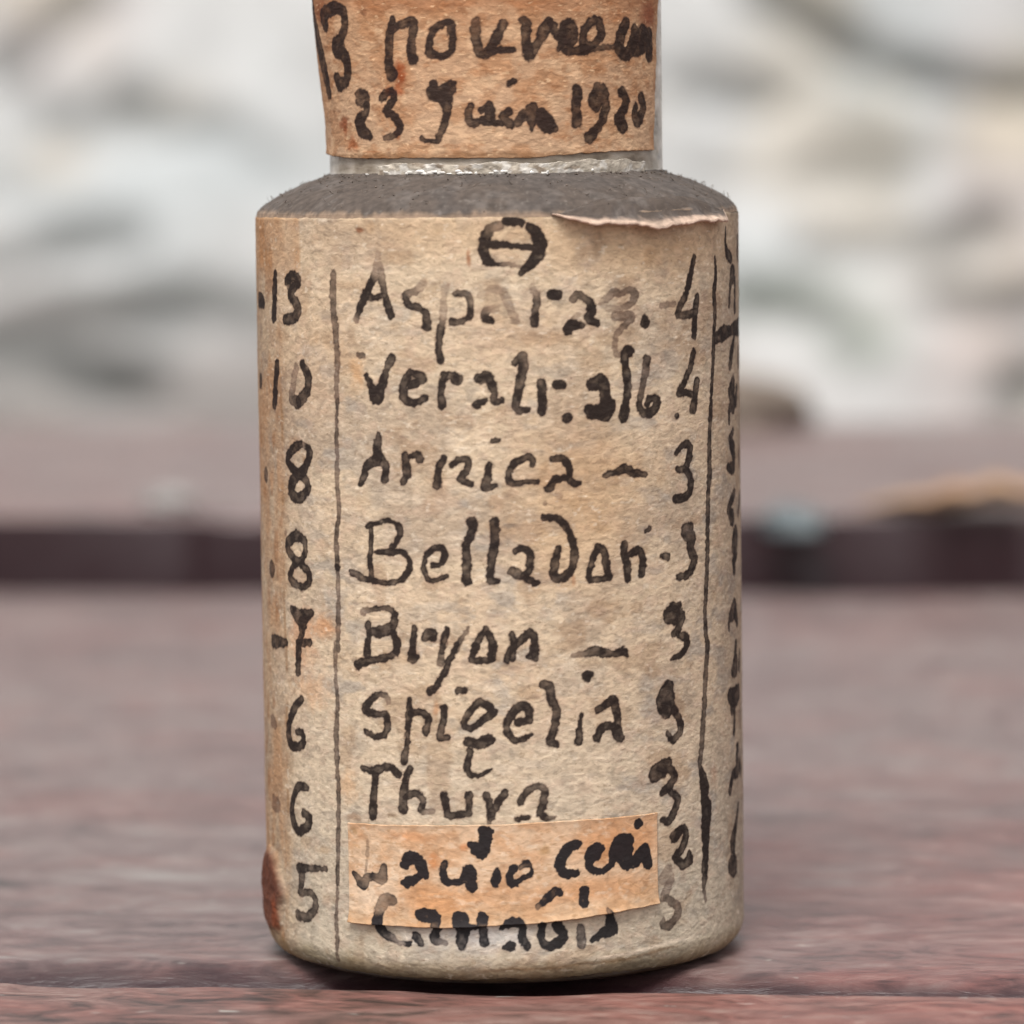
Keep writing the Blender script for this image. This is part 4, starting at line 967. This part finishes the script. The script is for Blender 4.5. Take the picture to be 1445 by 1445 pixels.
def label_colour(u, z, K):
    col = np.empty(u.shape + (3,)); col[:] = PAPER
    big = fbm(u / 4.5, z / 4.5, 4, 101)
    col = mix(col, lin(205, 182, 154), sstep(.5, .7, big) * .8)
    col = mix(col, lin(178, 158, 136), (1 - sstep(.34, .5, big)) * .75)
    # greyer, rubbed paper in the middle and towards the foot
    low = 1 - sstep(2, 17, z + (fbm(u / 3, z / 3, 3, 55) - .5) * 8)
    col = mix(col, lin(194, 182, 162), low * .75 * sstep(-13.2, -11, u))
    g1 = fbm(u / 1.5, z / 0.9, 4, 77)
    col = mix(col, lin(160, 152, 142), sstep(.53, .72, g1) * (.30 + .40 * sstep(.42, .62, fbm(u / 5, z / 5, 2, 9))) * .9)
    col = mix(col, lin(216, 198, 174), sstep(.56, .74, fbm(u / 1.1, z / .5, 4, 87)) * .45)
    gm = fbm(u / .8, z / .55, 4, 131)
    col = mix(col, lin(128, 116, 104), sstep(.54, .74, fbm(u / .42, z / .26, 4, 151)) * .34 + 0 * gm)
    col = mix(col, lin(150, 116, 84), sstep(.58, .74, fbm(u / 1.6, z / 1.3, 4, 137)) * .38)
    col = mix(col, lin(192, 164, 142), sstep(.55, .72, fbm(u / .7, z / .45, 3, 141)) * .28)
    # side shading of the round vial painted in: browner towards both edges
    col = mix(col, lin(138, 106, 76), np.clip(sstep(-10.5, -15.5, u + (fbm(u / 2, z / 2, 3, 143) - .5) * 3), 0, 1) * .42)
    col = mix(col, lin(140, 122, 104), sstep(11, 16, u + (fbm(u / 2, z / 2, 3, 147) - .5) * 3) * .5)
    # tan fields
    col = mix(col, lin(196, 156, 112), blot(u, z, 4.2, 23.5, 4.2, 5.2, .9, .4, 5, 2.5) * .50)
    col = mix(col, lin(186, 148, 106), blot(u, z, 8, 35.4, 7.5, 2.2, .9, .3, 15, 2.5) * .45)
    col = mix(col, lin(198, 160, 118), blot(u, z, -3.5, 36.2, 9, 1.6, .9, .4, 19, 2.) * .35)
    col = mix(col, lin(200, 160, 122), blot(u, z, -10, 31, 3.4, 5, .9, .4, 25, 2.) * .25)
    col = mix(col, lin(198, 158, 120), blot(u, z, 1.5, 31.3, 3, 1.5, .9, .4, 35, 1.5) * .3)
    # rusty band down the left side
    band = 1 - sstep(-13.9, -12.2, u + (fbm(z * 0 + 4, z / 2.0, 3, 61) - .5) * 1.1)
    col = mix(col, lin(174, 134, 98), band * sstep(.36, .66, fbm(u / 1.3, z / 2.2, 4, 62)) * .75)
    br = fbm(u / .7, z / 1.3, 4, 66)
    col = mix(col, lin(140, 94, 56), band * sstep(.54, .74, br) * .5)
    ln_ = np.exp(-((u + 13.05 + (fbm(z * 0, z / 3, 2, 4) - .5) * .5) / .17) ** 2) * (1 - sstep(27, 31, z)) * sstep(4, 8, z)
    col = mix(col, lin(142, 104, 66), ln_ * .65 * sstep(.35, .6, fbm(u * 0, z / 1.4, 3, 68)))
    pt = (1 - sstep(-11.2, -10.85, u + (fbm(z * 0, z / 1.2, 3, 71) - .5) * .25)) * sstep(33.2, 34.6, z + (fbm(u / 1.5, z / 2, 3, 72) - .5) * 2.2)
    col = mix(col, lin(178, 130, 86), pt * .50 * (.5 + fbm(u / 1.2, z / 1.2, 3, 73)))
    # spots
    for (cu, cv, ru, rv, c, k) in ((-6.9, 36.35, .28, .16, (120, 66, 34), .8), (-1.33, 35.0, .14, .45, (150, 92, 52), .75), (-9.6, 17.2, 1.0, .9, (205, 140, 84), .55),
                                   (-11.3, 16.5, 1.3, 1.6, (206, 146, 104), .5), (-7.2, 29.6, .55, .9, (204, 150, 96), .55), (-10.6, 14.0, 1.6, 1.0, (206, 160, 120), .5), (-11.6, 26.0, .7, .5, (170, 120, 76), .4),
                                   (-10.9, 25.2, .3, .3, (150, 110, 70), .5), (-3.2, 13.5, .2, .45, (190, 130, 80), .5), (-8.2, 9.6, .8, .9, (206, 160, 116), .5), (-5.5, 8.3, .35, .12, (120, 96, 70), .6),
                                   (-7.7, 8.0, .5, .3, (140, 110, 84), .6), (12.4, 9.4, .45, .8, (176, 130, 104), .45), (6.3, 29.6, .3, .22, (160, 132, 90), .5), (-9.8, 6.2, .7, .3, (170, 130, 80), .3),
                                   (.9, 24.2, .35, .12, (120, 110, 100), .6), (.45, 22.3, .5, .18, (120, 110, 100), .6), (3.5, 19.6, .12, .3, (165, 110, 70), .5), (-6, 12.6, .3, .25, (150, 120, 90), .4)):
        col = mix(col, lin(*c), blot(u, z, cu, cv, ru, rv, .8, .5, int(abs(cu * 10)) + 7, .3) * k)
    # bare pale layer under the last line
    col = mix(col, lin(198, 195, 190), blot(u, z, -1.2, 2.6, 3.6, .95, .8, .5, 91, .8) * .75)
    # grime along the foot and the dried spill at the left
    foot = 1 - sstep(0.6, 1.7, z + (fbm(u / 1.6, z / .5, 3, 93) - .5) * 1.0)
    col = mix(col, lin(150, 130, 92), foot * .55)
    foot2 = 1 - sstep(.30, .85, z + (fbm(u / .8, z / .3, 3, 95) - .5) * .5)
    col = mix(col, lin(96, 72, 48), foot2 * .6)
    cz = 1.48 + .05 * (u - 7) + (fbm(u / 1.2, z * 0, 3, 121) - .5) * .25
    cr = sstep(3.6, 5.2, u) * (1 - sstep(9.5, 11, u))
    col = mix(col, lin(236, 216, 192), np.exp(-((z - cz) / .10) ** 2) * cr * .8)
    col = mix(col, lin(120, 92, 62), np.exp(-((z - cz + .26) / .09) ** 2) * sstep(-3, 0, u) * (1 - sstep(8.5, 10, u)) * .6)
    sp = blot(u, z, -15.7, 3.4, 2.15, 2.2, .25, .16, 97, .9)
    col = mix(col, lin(98, 55, 39), sp * .97)
    col = mix(col, lin(134, 66, 36), blot(u, z, -14.5, 2.3, .5, 1.0, .6, .4, 99, .5) * .7)
    # fine specks
    s1 = fbm(u / .16, z / .12, 3, 111)
    col = mix(col, lin(128, 104, 78), sstep(.70, .82, s1) * .4 * (1 - sp))
    col = mix(col, lin(236, 222, 200), sstep(.70, .82, fbm(u / .35, z / .2, 3, 113)) * .35 * (1 - sp))
    k = K
    icol = mix(np.broadcast_to(lin(88, 60, 52), col.shape).copy(), lin(30, 19, 18), sstep(.45, .92, k))
    col = mix(col, icol, np.clip(k * 1.05, 0, .97))
    return col, sp


def sheet(name, th, t, zb, zt, mat, parent, rfun, cfun, R):
    T, Q = np.meshgrid(th, t)
    Z = zb(T) + (zt(T) - zb(T)) * Q
    U = R * T
    col, bump = cfun(U, Z)
    rr = rfun(T, U, Z) + bump
    V = np.stack([rr * np.sin(T), -rr * np.cos(T), Z], -1).reshape(-1, 3) * MM
    paint = np.ones((V.shape[0], 4)); paint[:, :3] = np.clip(col, 0, 1).reshape(-1, 3)
    sh = np.stack([U, Z, np.zeros_like(U)], -1).reshape(-1, 3)
    return mesh_obj(name, V, grid_faces(len(t), len(th)), mat, parent, attrs={'paint': paint, 'sheet': sh})


dth = 0.042 / RL
front = np.arange(-1.78, 1.78, dth)
back = np.linspace(1.78, 2 * math.pi - 1.78, 160)


def lab_zb(T):
    return 0.40 - 0.08 * sstep(.5, 1.3, T) + (fbm(T * 6, T * 0, 3, 5) - .5) * .22 + (fbm(T * 45, T * 0, 3, 6) - .5) * .16


def lab_zt(T):
    return 37.06 - 0.22 * sstep(.9, 1.35, T) + (fbm(T * 9, T * 0 + 3, 4, 15) - .5) * .10


def lab_c(U, Z):
    c, sp = label_colour(U, Z, ink.sample(U, Z))
    return c, sp * .32 * (0.6 + .5 * fbm(U / .5, Z / .5, 3, 44))


label = sheet('paper_label', np.concatenate([front, back]), np.linspace(0, 1, 900), lab_zb, lab_zt, M_PAPER, vial,
              lambda T, U, Z: r_label(Z) + crumple(U, Z), lab_c, RL)


# small strip pasted near the foot
def strip_colour(U, Z):
    col = np.empty(U.shape + (3,)); col[:] = lin(212, 180, 148)
    n = fbm(U / 1.4, Z / .9, 4, 201)
    col = mix(col, lin(198, 152, 112), sstep(.44, .66, n) * .65)
    col = mix(col, lin(204, 146, 98), blot(U, Z, 6.0, 6.9, 3.0, 1.2, .8, .4, 203, 1.) * .8)
    col = mix(col, lin(204, 150, 104), blot(U, Z, 5.2, 4.6, 3.2, .7, .8, .4, 205, 1.) * .7)
    col = mix(col, lin(206, 150, 102), blot(U, Z, -3.2, 4.2, 2.4, .9, .8, .4, 207, 1.) * .75)
    col = mix(col, lin(208, 152, 108), blot(U, Z, -4.6, 7.35, 1.8, .35, .8, .4, 209, .6) * .7)
    col = mix(col, lin(232, 206, 178), blot(U, Z, -6.6, 4.5, 1.6, 1.4, .8, .4, 211, 1.) * .7)
    for (cu, cv, ru, rv, c, k) in ((-3.4, 6.1, .32, .6, (196, 128, 76), .7), (-1.9, 6.9, .28, .22, (200, 130, 80), .7), (-7.7, 7.4, .3, .25, (150, 120, 80), .6), (-7.6, 6.7, .3, .12, (190, 140, 90), .6),
                                   (1.9, 6.7, .4, .3, (160, 120, 70), .6), (1.6, 5.4, .15, .15, (160, 120, 70), .6), (-1.5, 5.3, .25, .2, (196, 140, 90), .5)):
        col = mix(col, lin(*c), blot(U, Z, cu, cv, ru, rv, .8, .5, int(abs(cu * 10)) + 17, .25) * k)
    col = mix(col, lin(238, 222, 198), sstep(.60, .78, fbm(U / .5, Z / .3, 4, 215)) * .3)
    col = mix(col, lin(168, 130, 92), sstep(.66, .78, fbm(U / .3, Z / .12, 3, 217)) * .5)
    gr = 1 - sstep(.25, 1.0, Z - np.interp(U, [-8.1, -.8, 1.5, 4.2, 7.9], [2.95, 3.12, 3.22, 3.45, 3.66]) + (fbm(U / .9, Z / .5, 3, 221) - .5) * 1.2)
    col = mix(col, lin(172, 132, 92), gr * .45)
    col = mix(col, lin(176, 128, 88), sstep(.58, .74, fbm(U / .8, Z / .6, 4, 223)) * .4)
    k = np.clip(inks.sample(U, Z) * 1.12, 0, 1)
    icol = mix(np.broadcast_to(lin(96, 78, 66), col.shape).copy(), lin(22, 21, 27), sstep(.55, .95, k))
    col = mix(col, icol, np.clip(k * 1.06, 0, .98))
    return col


def strip_edges():
    a0, a1 = -0.670, 0.6565
    zb = lambda T: np.interp(T, [a0, -.35, -.06, .12, .35, a1], [2.93, 2.98, 3.12, 3.22, 3.45, 3.66]) + (fbm(T * 30, T * 0, 3, 31) - .5) * .07
    zt = lambda T: np.interp(T, [a0, -.3, -.06, .2, a1], [7.74, 7.90, 7.97, 8.05, 8.06]) + (fbm(T * 20, T * 0, 2, 32) - .5) * .05
    def rf(T, U, Z):
        z0, z1 = zb(T), zt(T)
        lift = .17 * np.exp(-(Z - z0) / .35) * (.35 + 1.3 * fbm(T * 5, T * 0, 2, 35)) + .05 * np.exp(-(z1 - Z) / .2)
        return r_label(Z) + crumple(U, Z) * .5 + .105 + lift
    th = np.arange(a0, a1, .030 / RL)
    return sheet('paper_strip', th, np.linspace(0, 1, 170), zb, zt, M_STRIP, label, rf, lambda U, Z: (strip_colour(U, Z), 0 * U), RL)


strip = strip_edges()
sm = strip.modifiers.new('thickness', 'SOLIDIFY'); sm.thickness = 0.09 * MM; sm.offset = -1
tag(strip, 'orange tinted strip pasted across the foot of the label')

# writing that runs from the strip down onto the label is drawn on both sheets
_ls = label.data.attributes['paint']


def blend_last_line():
    n = len(label.data.vertices)
    c = np.empty(n * 4, np.float32); _ls.data.foreach_get('color', c); c = c.reshape(-1, 4)
    s = np.empty(n * 3, np.float32); label.data.attributes['sheet'].data.foreach_get('vector', s); s = s.reshape(-1, 3)
    w = (s[:, 1] < 3.9) & (np.abs(s[:, 0]) < 8.9)
    k = np.clip(inks.sample(s[w, 0].astype(float), s[w, 1].astype(float)) * 1.22, 0, 1)
    col = c[w, :3].astype(float)
    icol = mix(np.broadcast_to(lin(88, 78, 78), col.shape).copy(), lin(28, 27, 31), sstep(.6, .95, k))
    c[w, :3] = mix(col, icol, np.clip(k * 1.05, 0, .97))
    _ls.data.foreach_set('color', c.ravel())


blend_last_line()


# torn lip of paper hanging over the shoulder at the right
def torn_lip():
    ed = np.array([(0.2186, 36.946), (0.2747, 36.801), (0.3261, 36.623), (0.3786, 36.478), (0.4235, 36.552), (0.4787, 36.489), (0.562, 36.435), (0.6295, 36.284), (0.6756, 36.204), (0.7317, 36.358), (0.8035, 36.407), (0.9058, 36.517), (1.0446, 36.516), (1.1541, 36.385)])
    th = np.linspace(ed[0, 0], ed[-1, 0], 420)
    zl = np.interp(th, ed[:, 0], ed[:, 1]) + (fbm(th * 40, th * 0, 4, 3) - .5) * .16
    f = sstep(0, .06, th - th[0]) * sstep(0, .05, th[-1] - th)
    zl = 36.98 + (zl - 36.98) * f
    rows = []
    q = np.linspace(0, 1, 14)
    V = []
    for s in q:
        # from on the shoulder, over the rim, out and down to the torn edge
        ri = 12.0 - (.55 + .5 * fbm(th * 9, th * 0, 3, 19)) * sstep(0, .35, th - th[0]) * sstep(0, .25, th[-1] - th)
        r = ri + (12.13 - ri) * s ** .8 + f * .58 * s ** 2 * (.5 + fbm(th * 7, th * 0, 2, 9))
        z0 = np.interp(-r.clip(11.3, 12.02), [-12.02, -11.97, -11.8, -11.5, -11.2], [36.9, 37.10, 37.32, 37.57, 37.76]) - .05 + .11 * min(1, s * 3)
        zz = (1 - s ** 3) * np.maximum(z0, zl + .05) + s ** 3 * zl
        V.append(np.stack([r * np.sin(th), -r * np.cos(th), zz], -1))
    V = np.array(V).reshape(-1, 3) * MM
    F = grid_faces(14, 420)[:, ::-1]
    S_ = np.repeat(q, 420); TT = np.tile(th, 14)
    n = fbm(TT * 30, S_ * 6, 3, 5)
    e = sstep(.70, .95, S_ + (n - .5) * .25)
    col = mix(np.tile(np.array([0.094, 0.073, 0.060]), (len(S_), 1)), (0.128, 0.107, 0.094), sstep(.42, .7, fbm(TT * 14, S_ * 3, 4, 8)))
    col = mix(col, (0.085, 0.068, 0.06), sstep(.58, .72, fbm(TT * 40, S_ * 5, 3, 18)) * .7)
    col = mix(col, (0.60, 0.44, 0.34), e)
    paint = np.ones((len(V), 4)); paint[:, :3] = col
    sh = np.stack([TT * RL, S_ * 2, S_ * 0], -1)
    o = mesh_obj('torn_flap', V, F, M_NECK, label, attrs={'paint': paint, 'sheet': sh})
    m = o.modifiers.new('thickness', 'SOLIDIFY'); m.thickness = 0.10 * MM; m.offset = 0
    tag(o, 'torn lip of label paper lifting at the shoulder')


torn_lip()


# brown paper band round the neck
def neck_colour(U, Z):
    col = np.empty(U.shape + (3,)); col[:] = lin(190, 155, 124)
    up_ = sstep(41, 47, Z)
    col = mix(col, lin(176, 136, 102), up_ * .8)
    n = fbm(U / 1.7, Z / 1.2, 4, 301)
    col = mix(col, lin(170, 122, 84), sstep(.48, .66, n) * .6)
    col = mix(col, lin(214, 178, 142), sstep(.52, .7, fbm(U / 1.0, Z / .55, 4, 303)) * .5)
    col = mix(col, lin(150, 98, 60), sstep(.60, .74, fbm(U / .6, Z / .32, 4, 305)) * .4)
    col = mix(col, lin(150, 92, 54), sstep(46.2, 47.3, Z + (fbm(U / 2, Z, 3, 306) - .5) * 1.5) * .5)
    col = mix(col, lin(128, 62, 38), blot(U, Z, 9.6, 46.6, 1.1, .9, .7, .4, 307, .8) * .75)
    for (cu, cv, ru, rv, c, k) in ((-4.9, 43.7, .45, .75, (140, 66, 28), .9), (-5.4, 42.9, .7, .3, (158, 82, 42), .85), (-9.1, 41.4, .6, .55, (128, 62, 28), .85), (-8.3, 40.4, .6, .4, (156, 84, 42), .8),
                               (-5.1, 40.9, .22, .42, (150, 86, 46), .8), (-10.9, 47, .8, .8, (120, 66, 40), .7), (-6.8, 40.05, .9, .06, (150, 90, 50), .6), (6.8, 46.4, 1.5, .4, (160, 100, 60), .5), (-7.1, 46.8, .2, .2, (120, 76, 50), .6)):
        col = mix(col, lin(*c), blot(U, Z, cu, cv, ru, rv, .8, .5, int(abs(cu * 10)) + 27, .3) * k)
    foot = 1 - sstep(39.85, 40.05, Z + (fbm(U / .8, Z / .3, 3, 309) - .5) * .22)
    col = mix(col, lin(112, 74, 40), foot * .6)
    col = mix(col, lin(232, 196, 156), sstep(.72, .82, fbm(U / .3, Z / .12, 3, 311)) * .5)
    k = inkn.sample(U, Z)
    icol = mix(np.broadcast_to(lin(78, 50, 40), col.shape).copy(), lin(34, 21, 20), sstep(.45, .9, k))
    return mix(col, icol, np.clip(k * 1.05, 0, .96))


def neck_band():
    zpts = ([-1.9, -1.43, -1.19, -.9, -.5, 0, .225, .47, .75, 1.17, 1.3], [40.0, 39.98, 39.84, 39.74, 39.72, 39.68, 39.69, 39.83, 39.94, 39.95, 39.95])
    zb = lambda T: np.interp(T, *zpts) + (fbm(T * 25, T * 0, 3, 41) - .5) * .07
    zt = lambda T: 50.2 + (fbm(T * 9, T * 0, 3, 42) - .5) * .3
    nu, nv = 640, 330
    t0, t1 = -2.2, 1.0
    q = np.linspace(0, 1, nu)
    t = np.linspace(0, 1, nv)
    Q, P = np.meshgrid(q, t)
    end = 1.165 + .125 * P * 1.3 + (fbm(P * 12, P * 0, 3, 43) - .5) * .03
    T = t0 + (end - t0) * Q
    Z = zb(T) + (zt(T) - zb(T)) * P
    U = 8.6 * T
    col = neck_colour(U, Z)
    fl = .62 * sstep(39.5, 47.8, Z) * sstep(-.55, -1.45, T) * (1 - sstep(-1.7, -2.2, T) * .6)
    R = 8.42 + fl + (fbm(U / 1.6, Z / 1.2, 3, 45) - .5) * .07 + (fbm(U / .3, Z / .13, 3, 46) - .5) * .035 + .05 * np.exp(-(Z - zb(T)) / .25)
    V = np.stack([R * np.sin(T), -R * np.cos(T), Z], -1).reshape(-1, 3) * MM
    paint = np.ones((len(V), 4)); paint[:, :3] = np.clip(col, 0, 1).reshape(-1, 3)
    o = mesh_obj('neck_label', V, grid_faces(nv, nu), M_NECK, vial, attrs={'paint': paint, 'sheet': np.stack([U, Z, 0 * U], -1).reshape(-1, 3)})
    m = o.modifiers.new('thickness', 'SOLIDIFY'); m.thickness = 0.09 * MM; m.offset = -1


neck_band()


# scraps of an older paper still stuck round the foot of the neck
def residue():
    th = np.arange(-.75, 1.05, .035 / 8.3); t = np.linspace(0, 1, 26)
    T, Q = np.meshgrid(th, t)
    top = 39.38 + (fbm(T * 5, T * 0, 4, 51) - .5) * .55 + .14 * sstep(-.1, .5, T)
    Z = 38.82 + (np.maximum(top, 38.9) - 38.82) * Q
    R = 8.36 + (fbm(T * 14, Z / .5, 4, 53) - .5) * .20 + .10 * Q * fbm(T * 9, T * 0, 2, 54)
    V = np.stack([R * np.sin(T), -R * np.cos(T), Z], -1).reshape(-1, 3) * MM
    n = fbm(T * 12, Z / .5, 4, 55)
    col = np.empty(T.shape + (3,)); col[:] = (0.50, 0.44, 0.36)
    col = mix(col, (0.30, 0.23, 0.17), sstep(.5, .7, n) * .8)
    col = mix(col, (0.74, 0.70, 0.64), sstep(.5, .68, fbm(T * 18, Z / .3, 4, 57)) * .8)
    paint = np.ones((len(V), 4)); paint[:, :3] = col.reshape(-1, 3)
    o = mesh_obj('paper_residue', V, grid_faces(len(t), len(th)), M_STRIP, vial, attrs={'paint': paint, 'sheet': np.stack([T * 8.3, Z, 0 * T], -1).reshape(-1, 3)})
    m = o.modifiers.new('thickness', 'SOLIDIFY'); m.thickness = 0.08 * MM; m.offset = -1
    rng = random.Random(8)
    Vs = []; Fs = []
    for i in range(26):                       # pale glossy chips added to stand in for glints on the neck glass
        a = rng.gauss(-.35, .22) if i < 19 else rng.uniform(-1, 1)
        c = Vector((8.42 * math.sin(a), -8.42 * math.cos(a), 38.93 + rng.uniform(0, .16)))
        tx = Vector((math.cos(a), math.sin(a), 0)); nn = Vector((math.sin(a), -math.cos(a), 0))
        o_ = len(Vs); k = 6; w = rng.uniform(.07, .24); h = rng.uniform(.04, .09)
        for j in range(k):
            g = j * 2 * math.pi / k
            Vs.append(c + tx * w * math.cos(g) * rng.uniform(.7, 1.2) + Vector((0, 0, 1)) * h * math.sin(g) + nn * rng.uniform(0, .04))
        Vs.append(c + nn * .10)
        for j in range(k):
            Fs.append((o_ + j, o_ + (j + 1) % k, o_ + k))
    mesh_obj('glint_chips', np.array([v[:] for v in Vs]) * MM, np.array(Fs), M_GLINT, o)


residue()


# ------------------------------------------------------------------ bits lying on the boards
def lump(name, loc, size, mat, seed, label, cat, sub=4, rough=.35, group=None):
    n = 2 ** sub * 3
    th = np.linspace(0, 2 * np.pi, n, endpoint=False); ph = np.linspace(0.02, np.pi - .02, n // 2)
    T, P = np.meshgrid(th, ph)
    x = np.sin(P) * np.cos(T); y = np.sin(P) * np.sin(T); z = np.cos(P)
    d = 1 + (fbm(x * 1.3 + seed * 7.7 + z, y * 1.3 + z * 1.7 + 5, 4, seed) - .5) * 2 * rough
    V = np.stack([x * d * size[0], y * d * size[1], np.maximum(z * d, -.55) * size[2]], -1).reshape(-1, 3)
    V[:, 2] -= V[:, 2].min()
    o = mesh_obj(name, V * MM, grid_faces(len(ph), n, True)[:, ::-1], mat, None)
    o.location = Vector(loc) * MM
    return tag(o, label, cat, group)


M_PEB1 = simple_mat('pale_pebble', (0.24, 0.23, 0.22), (0.34, 0.33, 0.315), 400, .8)
M_PEB2 = simple_mat('slate_pebble', (0.10, 0.12, 0.13), (0.19, 0.22, 0.225), 400, .6)
M_CLOD = simple_mat('dry_earth', (0.19, 0.15, 0.12), (0.30, 0.25, 0.205), 300, .95, .8, .001)
M_CRUMB = simple_mat('white_crumb', (0.62, 0.66, 0.64), (0.78, 0.80, 0.78), 3000, .7)
M_LEAF = simple_mat('dry_leaf', (0.36, 0.21, 0.125), (0.46, 0.30, 0.19), 250, .7)
lump('pebble', (-32.5, 196, 5.9), (2.6, 2.0, 1.2), M_PEB1, 3, 'pale grey pebble by the front edge of the rear board, left of the vial', 'pebble')
lump('pebble', (26.6, 177.6, 4.4), (3.2, 2.6, 1.7), M_PEB2, 9, 'blue grey pebble at the front edge of the rear board, right of the vial', 'pebble')
lump('earth_clod', (28.0, 306, 5.9), (9, 6, 4.2), M_CLOD, 5, 'brown clod of earth on the far edge of the rear board', 'clod')
lump('crumb', (13.3, -7.6, -0.9), (.42, .38, .42), M_CRUMB, 6, 'white crumb lying in the groove in front of the vial', 'crumb')


def dry_leaf():
    n, k = 60, 16
    s = np.linspace(-1, 1, n); w = np.linspace(-1, 1, k)
    Sg, Wg = np.meshgrid(s, w, indexing='ij')
    half = (1 - np.abs(Sg) ** 1.8) * (4.6 + .5 * np.sin(Sg * 17))
    X = Sg * 12; Y = Wg * half
    Z = 1.8 + .07 * Y ** 2 + .35 * np.sin(Sg * 3) - .5 * np.exp(-(Y / .8) ** 2) + (fbm(X / 4, Y / 4, 3, 5) - .5) * .5
    Z -= Z.min() - .2
    o = mesh_obj('dry_leaf', np.stack([X, Y, Z], -1).reshape(-1, 3) * MM, grid_faces(n, k), M_LEAF)
    o.location = (0.0445, 0.1810, 0.0057)
    o.rotation_euler = (0, 0, rad(-8))
    m = o.modifiers.new('thickness', 'SOLIDIFY'); m.thickness = .3 * MM
    tag(o, 'curled dry orange leaf on the rear board at the right of the picture', 'leaf')


dry_leaf()
